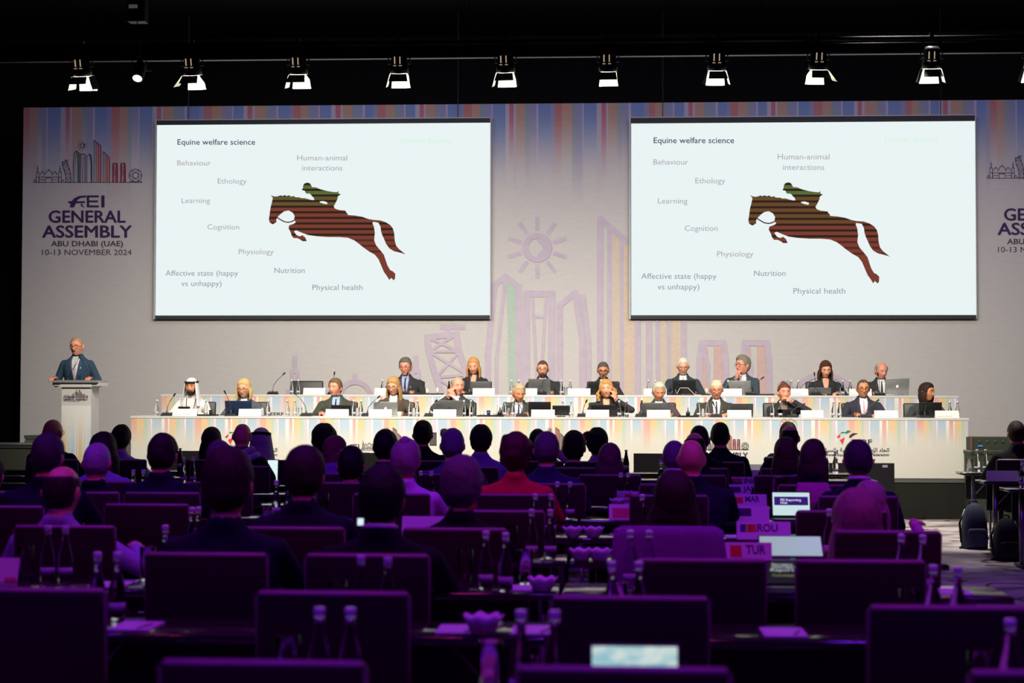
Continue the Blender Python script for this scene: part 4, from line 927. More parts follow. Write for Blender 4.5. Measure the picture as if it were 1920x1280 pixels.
panelist(632, 708, 0, 'man with brown hair, dark green suit and pale blue shirt', hair='short', hairc=('grey_brown_hair', srgb(116, 88, 62)), cloth=('olive_suit', (0.055, 0.060, 0.045)), suit=BLUESH, tie=('navy_tie', (0.015, 0.018, 0.05)), lanyard=True, yaw=-22, tilt=3, sw=1.12, lean=0.02, thick=0.02, pin=True, skin=2, hx=-0.02)
panelist(740, 705, 0, 'woman with long fair hair, glasses and brown blazer', hair='long', len=0.24, hairc=('dark_blonde_hair', srgb(180, 138, 86)), cloth=('brown_blazer', (0.075, 0.058, 0.042)), suit=SHIRT, glasses=True, fem=True, yaw=-12, pitch=12, sw=1.05, thick=0.02, fr=0.064)
panelist(857, 706, 0, 'balding man in charcoal suit with clasped hands at his chin', hair='ring', hairc=('light_grey_hair', srgb(150, 138, 120)), cloth=('charcoal_grey_suit', (0.05, 0.052, 0.05)), suit=SHIRT, yaw=22, pitch=4, sw=1.05, skin=2, hs=1.04, hx=0.02,
         arms=dict(L=dict(w=(-0.10, -0.20, 1.02), d=(0.35, -0.1, 0.8), n=(-0.6, -0.5, 0), curl=0.75, pole=(-0.8, -0.3, -0.7)), R=dict(w=(-0.005, -0.22, 1.01), d=(-0.45, -0.1, 0.8), n=(0.6, -0.6, 0), curl=0.75, pole=(0.9, -0.3, -0.5))))
panelist(974, 719, 0, 'man with curly grey hair and patterned tie, reading his screen', hair='curly', hairc=('curly_grey_hair', srgb(178, 160, 130)), cloth=('dark_grey_suit', (0.045, 0.048, 0.05)), suit=('pale_shirt', (0.6, 0.62, 0.68)), tie=('spotted_tie', (0.05, 0.05, 0.06)), yaw=20, pitch=16, sw=1.1, lean=0.16, skin=1, thick=0.010)
panelist(1137, 711, 0, 'woman with curly golden hair resting her cheek on her hand', hair='curlylong', len=0.15, hairc=('curly_golden_hair', srgb(200, 146, 84)), cloth=('black_jacket', (0.028, 0.030, 0.032)), neckline=True, fem=True, yaw=-4, tilt=-6, sw=1.08, thick=0.014,
         arms=dict(R=dict(w=(0.125, -0.20, 0.99), d=(-0.25, 0.05, 0.9), n=(0.7, -0.6, 0), curl=0.8, pole=(0.9, -0.4, -0.6))))
panelist(1235, 715, 0, 'man with silver hair looking down at his laptop', hair='short', hairc=('silver_hair', srgb(190, 190, 170)), cloth=('mauve_suit', (0.075, 0.060, 0.065)), suit=SHIRT, yaw=8, pitch=16, sw=0.98, thick=0.024, skin=1)
panelist(1342, 712, 0, 'white-haired man in olive suit with purple striped tie', hair='thin', hairc=('white_blond_hair', srgb(236, 196, 160)), cloth=('dark_olive_suit', (0.05, 0.050, 0.040)), suit=SHIRT, tie=('purple_tie', (0.06, 0.035, 0.07)), glasses=True, pitch=10, sw=1.1, skin=2, hs=1.06, pin=True, fr=0.05, thick=0.014)
panelist(1468, 717, 0, 'woman with auburn hair, glasses on her head, hand at chin', hair='updo', hairc=AUB, cloth=('black_blazer', (0.03, 0.030, 0.031)), neckline=('patterned_blouse', (0.22, 0.17, 0.12)), vdeep=0.2, glasses='up', fem=True, yaw=10, pitch=2, sw=1.05, skin=2, lean=0.14,
         arms=dict(R=dict(w=(0.10, -0.23, 0.98), d=(-0.8, -0.05, 0.35), n=(0.2, -0.4, 0.9), curl=0.7, pole=(0.9, -0.5, -0.6)), L=dict(w=(0.02, -0.46, 0.80), d=(0.6, -0.8, 0), n=(0, 0, 1), curl=0.6)))
panelist(1617, 711, 0, 'man with receding dark hair and glasses, pale pink tie', hair='short', hairc=('receding_dark_hair', srgb(84, 66, 52)), fr=0.085, cloth=('navy_black_suit', (0.035, 0.036, 0.048)), suit=SHIRT, tie=('pink_tie', srgb(206, 168, 180)), lanyard=True, glasses=True, sw=1.12, thick=0.010, skin=1, pitch=2, lean=0.05)
panelist(1735, 716, 0, 'woman with dark bob looking away from the lectern', hair='bob', len=0.13, hairc=DKBR, cloth=('dark_slate_jacket', (0.05, 0.056, 0.055)), fem=True, yaw=48, pitch=2, sw=1.05, skin=1, thick=0.018, neckline=('black_top', (0.02, 0.02, 0.02)), vdeep=0.1)
# ---------------- rear row (floor at 0.8)
panelist(762, 669, 1, 'man with dark grey hair and glasses, blue shirt and black suit', hair='short', hairc=SALT, cloth=('black_suit', (0.034, 0.036, 0.036)), suit=BLUESH, tie=('wine_tie', (0.05, 0.02, 0.05)), lanyard=True, glasses=True, yaw=-8, pitch=10, sw=1.16, hs=1.08, thick=0.018, pin=True, skin=2)
panelist(889, 669, 1, 'woman with long ginger-blonde hair looking down', hair='long', len=0.17, hairc=GINGER, cloth=('black_blazer', (0, 0, 0)), neckline=True, vdeep=0.2, fem=True, pitch=14, yaw=-4, sw=1.0, thick=0.018)
panelist(1018, 676, 1, 'bearded man with short hair and round glasses', hair='thin', hairc=BROWN, beard=('brown_beard', srgb(96, 60, 40)), cloth=('black_suit', (0, 0, 0)), suit=SHIRT, glasses=True, sw=1.08, hs=1.04, thick=0.014, fr=0.07, pitch=6)
panelist(1131, 678, 1, 'woman with grey pulled-back hair and thick-framed glasses', hair='ponytail', hairc=('dark_grey_hair', srgb(86, 84, 76)), cloth=('black_blazer', (0, 0, 0)), neckline=('white_top', (0, 0, 0)), glasses='thick', fem=True, pitch=12, sw=1.08, skin=1, thick=0.012)
panelist(1280, 670, 1, 'white-haired man in navy suit with pale blue tie', hair='short', hairc=WHITEH, cloth=('navy_suit', (0.040, 0.048, 0.058)), suit=SHIRT, tie=('pale_blue_tie', srgb(150, 170, 200)), glasses=True, pitch=14, sw=1.1, hs=1.04, thick=0.010, fr=0.075)
panelist(1391, 665, 1, 'man in blue-grey suit turned to the lectern, hand at his mouth', hair='short', hairc=('wavy_grey_hair', srgb(130, 124, 104)), cloth=('blue_grey_suit', (0.050, 0.072, 0.085)), suit=SHIRT, glasses=True, yaw=-52, sw=1.08, hs=1.06, thick=0.026, skin=2, hx=0.0,
         arms=dict(L=dict(w=(-0.10, -0.24, 0.98), d=(0.25, -0.1, 0.9), n=(-0.7, -0.6, 0), curl=0.8, pole=(-0.8, -0.4, -0.7)), R=dict(w=(0.0, -0.46, 0.79), d=(-0.8, -0.5, 0), n=(0, 0, 1))))
panelist(1546, 675, 1, 'woman with long dark brown hair, reading, in black', hair='long', len=0.2, hairc=('long_brown_hair', srgb(78, 46, 32)), cloth=('black_jacket', (0, 0, 0)), neckline=True, vdeep=0.13, fem=True, yaw=4, pitch=16, sw=1.1, thick=0.020)
panelist(1650, 679, 1, 'bald man with grey sides, black suit, behind silver laptop', hair='ring', hairc=('steel_grey_hair', srgb(150, 146, 134)), cloth=('black_suit', (0, 0, 0)), suit=SHIRT, tie=('dark_tie', (0.02, 0.02, 0.025)), yaw=18, pitch=14, sw=1.05, hs=1.02, skin=2)
c = panel_chair(atY(573, 712, YB + 0.8).x, YB + 0.62, 0.8, 'x', 1); c['label'] = 'empty grey-black chair at the rear panel table, nearest the lectern'
# ---------------- the speaker at the lectern
Y = 22.62; p = atY(147, 632, Y)
person((p.x, Y, 0.5), R(0), p.z - 0.5, 'grey-haired man in blue suit speaking at the lectern', dict(vox=0.0085, face=True, stand=True, hair='thin', thick=0.012, hairc=('thin_grey_hair', srgb(170, 138, 104)), cloth=('blue_suit', (0.030, 0.062, 0.098)), suit=('pale_grey_shirt', (0.6, 0.6, 0.6)), tie=('grey_tie', (0.42, 0.42, 0.45)), lanyard=True, glasses=True, open=True, yaw=-6, pitch=3, sw=1.0, hs=1.06, pin=True, skin=2, pants=('blue_trousers', (0.025, 0.05, 0.085)), tz=1.23,
       arms=dict(L=dict(w=(-0.22, -0.26, 1.26), d=(-0.1, -0.9, 0.0), n=(0, 0, 1), curl=0.5, pole=(-0.45, 0.5, -0.8)), R=dict(w=(0.24, -0.26, 1.26), d=(0.1, -0.9, 0.0), n=(0, 0, 1), curl=0.5, pole=(0.45, 0.5, -0.8)))))
# ---------------- the audience, seen from behind
DR = [4.07, 5.5, 6.8, 8.15, 9.55, 10.95, 12.3, 13.7, 15.0, 16.4, 17.8]
TZ = 0.72
CH = {}
def aud_chair(x, Yb, label, group='plum conference chairs of the hall', rot=0.0):
    """Yb = plane of the backrest"""
    if 'r' not in CH:
        r = root('conference_chair', (0, 0, 0), '', 'chair'); CH['r'] = r; c = r
        newobj('backrest', bevbox('backrest', 0.50, 0.045, 0.46, 0.016, CHAIRF), r, (0, -0.22, 0.685), (R(4), 0, 0))
        g = Geo(); P_ = [(-0.236, 0.47), (-0.243, 0.90), (-0.236, 0.908), (0.236, 0.908), (0.243, 0.90), (0.236, 0.47)]
        g.tube([(a, -0.228, b) for a, b in P_], 0.011, 8); M = Matrix.Translation((0, -0.226, 0.685)) @ Matrix.Rotation(R(4), 4, 'X') @ Matrix.Translation((0, 0.226, -0.685)); g.v = [M @ v for v in g.v]; g.obj('lit_rim', CHAIRR, r, True)  # added edge tube, coloured pale as the light-catching rim of the backrest
        newobj('seat', bevbox('seat', 0.48, 0.44, 0.07, 0.02, CHAIRF), r, (0, 0.0, 0.44))
        leg = Geo(); leg.tube([(0, 0, 0), (0, 0, 0.41)], 0.012, 8); lm = leg.mesh('leg', METAL, True)
        for a in (-0.22, 0.22):
            for b in (-0.2, 0.19): newobj('leg', lm, r, (a, b, 0))
        g = Geo(); g.box(-0.23, -0.20, -0.235, -0.21, 0.40, 0.50); g.box(0.20, 0.23, -0.235, -0.21, 0.40, 0.50); g.obj('back_bracket', METAL, r)
    else: c = copytree(CH['r'])
    c.location = (x, Yb + 0.22, 0); c.rotation_euler = (0, 0, rot); tag(c, label, 'chair', group)
    return c
def aud(px, yt, row, label, cx=None, chair=True, **P):
    Yb = DR[row] + P.pop('dy', 0.0); Yh = Yb + 0.24 + 0.09
    p = atY(px, yt, Yh); P.setdefault('tz', TZ); P.setdefault('lean', 0.07); P.setdefault('vox', 0.013)
    X = p.x
    P['yaw'] = P.get('yaw', 0)
    person((X, Yb + 0.24, 0), math.pi, p.z, label, P)
    if chair:
        xc = atY(cx if cx is not None else px, 900, Yb).x
        aud_chair(xc, Yb, short('chair of the ' + label))
NAVY = ('dark_navy_suit', (0.012, 0.014, 0.026)); BLK = ('black_jacket_cloth', (0.010, 0.010, 0.012)); MIDN = ('midnight_suit', (0.03, 0.035, 0.085)); LIL = ('lilac_jacket', (0.34, 0.33, 0.5)); LILT = ('pale_lilac_top', (0.62, 0.45, 0.66)); BLS = ('pale_blue_shirt', (0.33, 0.35, 0.58))
DKH = ('dark_hair', (0.014, 0.010, 0.010)); BRH = ('warm_brown_hair', (0.032, 0.018, 0.015)); GRH = ('grey_white_hair', (0.40, 0.36, 0.38)); MGH = ('mid_grey_hair', (0.14, 0.115, 0.12)); REDH = ('dark_red_hair', (0.085, 0.028, 0.022)); BLH = ('pale_blonde_hair', (0.36, 0.24, 0.22)); PKH = ('rosy_blonde_hair', (0.30, 0.14, 0.16))
aud(430, 836, 2, 'man with large dark head of hair and broad dark suit, second chair from wall', cx=390, hair='short', hairc=BRH, cloth=NAVY, sw=1.22, hs=1.22, thick=0.022, lean=0.05)
aud(717, 869, 2, 'man with black hair and violet shirt collar above dark suit', cx=691, hair='short', hairc=DKH, cloth=BLK, sw=1.18, hs=1.1, thick=0.022, backcollar=('violet_collar', (0.7, 0.7, 0.75)), skin=1)
aud(118, 872, 3, 'man with shiny bald crown in lilac jacket', cx=125, hair='ring', hairc=BRH, cloth=LIL, sw=1.12, hs=1.12, thick=0.008, yaw=-6, arms=dict(R=dict(w=(0.18, -0.4, 0.76), d=(-0.6, -0.7, 0)), L=dict(w=(-0.33, -0.24, 0.77), d=(0.3, -0.9, 0.0), pole=(-0.9, 0.2, -0.5))))
aud(572, 834, 3, 'man with rounded dark hair and black suit, behind the tablet reader', cx=552, hair='short', hairc=BRH, cloth=NAVY, sw=1.15, hs=1.12, thick=0.026)
aud(866, 853, 3, 'woman with grey wispy upswept hair and black top', cx=854, hair='short', hairc=MGH, cloth=BLK, fem=True, sw=1.12, hs=1.12, thick=0.026)
aud(1264, 881, 3, 'woman with long dark brown hair, violet blouse, before the draped chair', cx=1250, hair='long', len=0.27, hairc=DKBR, cloth=LILT, fem=True, sw=1.1, hs=1.1, thick=0.028, lean=0.03)
aud(1604, 915, 3, 'woman with long rosy-blonde hair and pink top', cx=1662, hair='long', len=0.32, hairc=PKH, cloth=('pink_top', (0.62, 0.22, 0.45)), fem=True, sw=1.05, hs=1.18, thick=0.034, lean=0.03, yaw=8)
aud(91, 811, 4, 'man with dark hair and broad black suit at the wall', cx=5, hair='short', hairc=('ash_dark_hair', (0.05, 0.038, 0.045)), cloth=NAVY, sw=1.2, hs=1.1, thick=0.016)
aud(1632, 899, 4, 'woman with light pink hair leaning forward, arm stretched out', cx=1577, hair='long', len=0.2, hairc=BLH, cloth=('rose_top', (0.5, 0.2, 0.4)), fem=True, sw=1.0, thick=0.026, lean=0.1, arms=dict(L=dict(w=(-0.30, -0.42, 0.80), d=(-0.4, -0.8, 0))))
aud(183, 829, 5, 'man with smooth pale round head and black top', cx=155, hair='short', fr=0.09, hairc=GRH, cloth=BLK, sw=1.08, hs=1.12, thick=0.006)
aud(306, 811, 5, 'man with dark hair in black suit, middle of the row near the wall', hair='short', hairc=BRH, cloth=NAVY, sw=1.2, hs=1.12, thick=0.018)
aud(659, 835, 6, 'man with black hair in black jacket, right beside the one with rounded hair', hair='short', hairc=DKH, cloth=BLK, sw=1.1, hs=1.16, thick=0.018)
aud(761, 821, 5, 'woman with blonde topknot and bright lilac top', cx=735, hair='updo', hairc=('silver_blonde_hair', (0.36, 0.25, 0.27)), cloth=('bright_lilac_top', (0.78, 0.42, 0.82)), fem=True, sw=1.18, hs=1.12, thick=0.022)
aud(967, 810, 5, 'woman with curly dark red hair and crimson jacket', hair='curly', hairc=REDH, cloth=('crimson_jacket', (0.72, 0.012, 0.05)), fem=True, sw=1.25, hs=1.12, thick=0.020)
aud(1296, 823, 5, 'bald man with glowing pink scalp and wide navy jacket', cx=1254, hair=None, cloth=NAVY, sw=1.30, hs=1.10, skin=2)
aud(1524, 822, 6, 'woman with loose ponytail and black coat', hair='long', len=0.2, hairc=('dull_auburn_hair', (0.075, 0.035, 0.035)), cloth=BLK, fem=True, sw=1.08, hs=1.08, thick=0.016, yaw=-20)
aud(1608, 823, 5, 'man with cropped dark hair, navy jacket and violet collar', hair='short', hairc=('cropped_hair', (0.05, 0.035, 0.05)), cloth=NAVY, sw=1.12, hs=1.12, thick=0.012, backcollar=('violet_collar', (0, 0, 0)))
aud(194, 809, 6, 'woman with dark wavy hair and blue-violet blouse', hair='long', len=0.2, hairc=DKBR, cloth=BLS, fem=True, sw=1.12, hs=1.08, thick=0.024)
aud(411, 824, 6, 'person with grey-violet hair mostly hidden by the large dark head', hair='short', hairc=MGH, cloth=BLK, sw=1.0, hs=1.05, thick=0.020)
aud(1025, 808, 6, 'man with rounded grey-violet hair and navy suit', cx=1033, hair='short', hairc=MGH, cloth=MIDN, sw=1.2, hs=1.12, thick=0.014)
aud(1473, 818, 7, 'woman with very long straight brown hair', hair='long', len=0.32, hairc=('long_warm_brown_hair', (0.08, 0.04, 0.03)), cloth=BLK, fem=True, sw=1.1, hs=1.1, thick=0.018)
aud(1264, 825, 6, 'man with fluffy grey hair, half hidden by the bald pink head', hair='short', hairc=('violet_grey_hair', (0.16, 0.13, 0.17)), cloth=NAVY, sw=1.0, hs=1.0, thick=0.014, backcollar=('violet_collar', (0, 0, 0)))
aud(1143, 829, 7, 'woman with smooth auburn hair over a black top', hair='long', len=0.22, hairc=('plum_auburn_hair', (0.16, 0.07, 0.08)), cloth=BLK, fem=True, sw=0.95, hs=1.08, thick=0.018, lean=0.03)
aud(629, 815, 7, 'woman with reddish hair and spectacles turned sideways, violet top', hair='long', len=0.18, hairc=('dull_red_hair', (0.20, 0.06, 0.07)), cloth=('violet_top', (0.3, 0.15, 0.6)), fem=True, hs=1.02, thick=0.014, yaw=-35, glasses=True)
aud(723, 804, 7, 'man with black hair and black suit just behind the blonde topknot', hair='short', hairc=DKH, cloth=BLK, sw=1.1, hs=1.14, thick=0.018)
aud(849, 802, 7, 'man with smooth violet-grey hair and blue-violet suit', hair='short', hairc=('pale_violet_hair', (0.20, 0.15, 0.24)), cloth=('blue_violet_suit', (0.10, 0.09, 0.24)), sw=1.22, hs=1.16, thick=0.012)
aud(1076, 806, 8, 'man with parted black hair and black suit', hair='short', hairc=DKH, cloth=BLK, sw=1.15, hs=1.2, thick=0.018)
aud(1302, 810, 7, 'bald man directly behind the glowing pink scalp', hair='ring', hairc=BRH, cloth=BLK, sw=1.1, hs=1.08, thick=0.008)
aud(455, 793, 8, 'bald man with large ears and lilac scarf', hair=None, cloth=BLK, sw=1.0, hs=1.02, extra=lambda Q, b: scarf(Q, b))
aud(608, 797, 8, 'person with bushy dark curls', hair='curly', hairc=DKH, cloth=BLK, sw=1.0, hs=1.08, thick=0.028)
aud(902, 795, 8, 'man with thick black hair and violet shirt', cx=882, hair='short', hairc=DKH, cloth=('strong_violet_shirt', (0.28, 0.24, 0.5)), sw=1.15, hs=1.08, thick=0.026)
aud(1008, 803, 9, 'man with brown hair mostly hidden behind the grey-violet one', hair='short', hairc=BRH, cloth=BLK, hs=0.98, thick=0.016)
aud(1311, 797, 8, 'man with thinning reddish crown, farthest of the three stacked heads', hair='thin', fr=0.09, hairc=BRH, cloth=BLK, sw=1.05, hs=1.1, thick=0.012)
aud(1480, 796, 8, 'bald man with dark red scalp below the raised spectacles', hair='ring', hairc=DKH, cloth=BLK, sw=1.0, hs=1.02, thick=0.006)
aud(100, 785, 9, 'bald man with spectacle arms showing, by the lectern', hair=None, cloth=BLK, sw=1.1, hs=1.16, skin=1, yaw=-10, glasses=True)
aud(228, 795, 9, 'woman with dark ponytail and fuzzy violet knit', hair='short', hairc=BRH, cloth=('fuzzy_violet_knit', (0.5, 0.35, 0.62)), fem=True, sw=1.1, hs=1.1, thick=0.018)
aud(397, 800, 9, 'woman with long smooth dark hair before the flag emblem', hair='long', len=0.28, hairc=('smooth_brown_hair', (0.045, 0.022, 0.018)), cloth=BLK, fem=True, hs=1.08, thick=0.022, sw=0.95)
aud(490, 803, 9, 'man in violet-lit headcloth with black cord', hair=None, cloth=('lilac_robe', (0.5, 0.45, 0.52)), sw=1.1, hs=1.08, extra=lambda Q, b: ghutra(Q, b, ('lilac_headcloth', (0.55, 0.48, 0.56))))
aud(793, 787, 9, 'man with short black hair holding a phone up', hair='short', hairc=DKH, cloth=('deep_green_suit', (0.012, 0.018, 0.020)), sw=1.1, hs=1.12, thick=0.016, arms=dict(L=dict(w=(-0.20, -0.24, 1.08), d=(0.1, -0.1, 0.9), n=(0, 1, 0), curl=0.8, pole=(-0.8, -0.2, -0.7))))
aud(1120, 801, 9, 'woman with short round black hair, hand raised to her ear', hair='short', hairc=DKH, cloth=('violet_collar_top', (0.5, 0.35, 0.6)), fem=True, sw=0.95, hs=1.16, thick=0.024, arms=dict(R=dict(w=(0.14, -0.10, 1.08), d=(-0.2, 0.1, 0.9), n=(0.7, -0.5, 0), curl=0.8, pole=(0.8, -0.2, -0.7))))
aud(1350, 791, 9, 'man with short black hair and wide dark suit, upright', cx=1346, hair='short', hairc=DKH, cloth=NAVY, sw=1.25, hs=1.1, thick=0.012)
aud(1478, 790, 10, 'man with spectacles pushed up on reddish hair', hair='short', hairc=BRH, cloth=BLK, hs=1.1, thick=0.014, glasses='up')
aud(1905, 788, 9, 'man with cropped hair beyond the aisle, in black suit', dy=1.0, cx=1915, hair='short', hairc=BRH, cloth=BLK, sw=1.12, hs=1.08, thick=0.010)
aud(-18, 852, 5, 'person in blue-violet jacket cut by the edge of the picture', hair='short', hairc=BRH, cloth=LIL, sw=1.15, hs=1.1, lean=0.08)
finish_people()
# phones held by two of them
def handheld(px, py, Y, w, h, label, col, es, name='phone', cat='phone', tilt=0):
    p = atY(px, py, Y); g = Geo(); g.box(-w / 2, w / 2, 0, 0.009, -h / 2, h / 2)
    r = tag(g.obj(name, BLACKPL, None, False, p), label, cat); r.rotation_euler = (R(tilt), 0, R(6))
    g = Geo(); g.box(-w / 2 + 0.004, w / 2 - 0.004, -0.001, 0, -h / 2 + 0.008, h / 2 - 0.008); g.obj('display', mat('lit_display_' + name + str(int(es * 10)), (0, 0, 0), 0.4, emit=col, es=es), r)
    return r
handheld(812, 823, 16.75, 0.07, 0.13, 'phone held up by the man with short black hair', (0.7, 0.5, 0.5), 0.25)
handheld(676, 978, 7.25, 0.034, 0.046, 'glowing phone beside the shoulder of the man with violet collar', (0.75, 0.9, 1.0), 1.0, tilt=-10)

# ---------------- empty chairs
for row, px, yt, lab in ((0, 496, 1238, 'empty plum chair in the nearest row, third from the aisle'), (0, 1168, 1250, 'empty plum chair in the nearest row with bright laptop behind it'), (0, 2016, 1258, 'empty plum chair in the nearest row, only its corner in the picture'),
                         (1, 62, 1103, 'empty plum chair of the second row, at the wall end'), (1, 626, 1109, 'empty plum chair of the second row with two bottles and a glass before it'), (1, 1181, 1118, 'empty plum chair of the second row, third from the wall end'), (1, 1781, 1136, 'empty plum chair of the second row at the aisle'),
                         (2, 1315, 1048, 'empty plum chair in front of the draped chair'), (2, 1612, 1050, 'empty plum chair in front of the woman with long rosy-blonde hair'), (4, 277, 945, 'empty plum chair behind the shiny bald crown, violet light on its edge'), (4, 937, 957, 'empty plum chair below the crimson jacket')):
    p = atZ(px, yt, 0.912); aud_chair(p.x, p.y, lab)
p = atZ(1425, 893, 0.912); aud_chair(p.x, p.y, 'empty plum chair turned sideways between the name cards and blue laptop', rot=R(62))

# ---------------- hall tables
XR = 1.66; TL = 1.86
def hall_table(x0, x1, Y, label, legs=True):
    r = root('folding_table', ((x0 + x1) / 2, Y + 0.2, 0), label, 'table', 'dark folding tables of the hall')
    c = r.location
    if 'top' not in CH or abs((x1 - x0) - TL) > 1e-3: me = bevbox('tabletop', x1 - x0, 0.42, 0.028, 0.005, TABLE)
    if abs((x1 - x0) - TL) < 1e-3: CH.setdefault('top', None); CH['top'] = CH['top'] or me; me = CH['top']
    newobj('tabletop', me, r, (0, 0, TZ - 0.014))
    if 'mod' not in CH:
        g = Geo(); g.box(-0.84, 0.84, 0.10, 0.115, 0.42, TZ - 0.03); CH['mod'] = g.mesh('modesty_panel', mat('dark_table_apron', (0.015, 0.012, 0.014), 0.6))
        g = Geo(); g.tube([(0, 0, 0.02), (0, 0, TZ - 0.03)], 0.024, 10); CH['leg'] = g.mesh('leg', METAL, True)
        g = Geo(); g.tube([(0, -0.24, 0.02), (0, 0.24, 0.02)], 0.016, 8); CH['foot'] = g.mesh('foot', DARKMETAL, True)
        g = Geo(); g.tube([(0, 0, TZ - 0.26), (0.20, 0, TZ - 0.04)], 0.009, 6); CH['brace'] = g.mesh('brace', METAL, True)
    newobj('modesty_panel', CH['mod'], r, (0, 0, 0))
    for s in (-1, 1):
        l = newobj('leg', CH['leg'], r, (s * 0.78, 0, 0)); newobj('foot', CH['foot'], l, (0, 0, 0)); b = newobj('brace', CH['brace'], l, (0, 0, 0)); b.rotation_euler = (0, 0, 0 if s < 0 else math.pi)
    return r
ordn = ['nearest', 'second', 'third', 'fourth', 'fifth', 'sixth', 'seventh', 'eighth', 'ninth', 'tenth', 'eleventh']
wd_ = ['at the aisle end', 'second from the aisle', 'third from the aisle', 'fourth from the aisle', 'fifth from the aisle']
for i, d in enumerate(DR):
    xl = -(0.30 + 0.0577) * (d + 0.5); x1 = XR if i < 9 else 2.6; k = 0
    while x1 > xl:
        hall_table(x1 - TL, x1, d + 0.36, 'dark laminate table of the %s row, %s' % (ordn[i], wd_[k])); x1 -= TL + 0.02; k += 1
RT = []
for k, (px, py, lab) in enumerate(((1806, 886, 'dark table beyond the aisle, farthest of three, carrying bottles and a glass'), (1845, 902, 'dark table beyond the aisle carrying a violet name card'), (1893, 917, 'dark table beyond the aisle, nearest, cut by the picture edge'))):
    p = atZ(px, py, TZ); hall_table(p.x, p.x + TL, p.y, lab); RT.append(p)

# ---------------- bottles, glasses, bowls
def bottle_proto(nm, g_m, cap_m, liquid=None):
    r = root(nm, (0, 0, -50), '', 'bottle')
    g = Geo(); g.lathe([(0.001, 0.0), (0.028, 0.0), (0.031, 0.006), (0.031, 0.10), (0.028, 0.125), (0.017, 0.165), (0.0125, 0.19), (0.0125, 0.222), (0.001, 0.222)], n=20); g.obj('glass_body', g_m, r, True)
    g = Geo(); g.lathe([(0.001, 0.2225), (0.0145, 0.2225), (0.0155, 0.226), (0.0155, 0.242), (0.0135, 0.246), (0.001, 0.246)], n=16); g.obj('cap', cap_m, r, True)
    g = Geo(); g.lathe([(0.0314, 0.03), (0.0314, 0.062), (0.031, 0.062), (0.031, 0.03)], n=20); g.obj('label_band', BLABEL, r, True)
    g = Geo(); g.lathe([(0.0132, 0.206), (0.0145, 0.209), (0.0145, 0.215), (0.0132, 0.218)], n=16); g.obj('neck_glint', GLARE, r, True)  # added bright band imitating the glint on the neck glass
    return r
BP = bottle_proto('water_bottle', GLASS, CAPW)
def tum_proto():
    g = Geo(); g.lathe([(0.001, 0.0), (0.030, 0.0), (0.035, 0.15), (0.0335, 0.15), (0.0285, 0.008), (0.001, 0.008)], n=22); g2 = g.obj('water_glass', mat('thin_clear_glass', (0.96, 0.97, 0.98), 0.02, trans=1.0, ior=1.12), None, True, (0, 0, -50)); return g2
TG = tum_proto(); used = {'b': False, 'g': False}
def place_bottle(x, y, z, label, group='water bottles of the hall', s=1.0):
    if not used['b']: o = BP; used['b'] = True; o.location = (x, y, z)
    else: o = copytree(BP, (x, y, z))
    o.rotation_euler = (0, 0, random.uniform(0, 6)); o.scale = (s, s, s); tag(o, label, 'bottle', group); return o
def place_glass(x, y, z, label, group='tall water glasses', s=1.0):
    if not used['g']: o = TG; used['g'] = True; o.location = (x, y, z)
    else: o = TG.copy(); COL.objects.link(o); o.location = (x, y, z)
    o.scale = (s, s, s); tag(o, label, 'glass', group); return o
def on_row(row, px, yt, h):
    """spot on the row's table where a thing h tall has its top at picture height yt"""
    n, f = DR[row] + 0.40, DR[row] + 0.74
    Y = F_PX * (HC - TZ - h) / (yt - 740); Y = max(n, min(f, Y)); return atY(px, yt, Y).x, Y
who = {0: 'on the nearest table', 1: 'on the table of the second row', 2: 'on the third row table', 3: 'on the fourth row table', 4: 'on the fifth row table', 5: 'on the sixth row table', 6: 'on the seventh row table', 7: 'on the eighth row table', 8: 'on the ninth row table', 10: 'on the front table of the hall'}
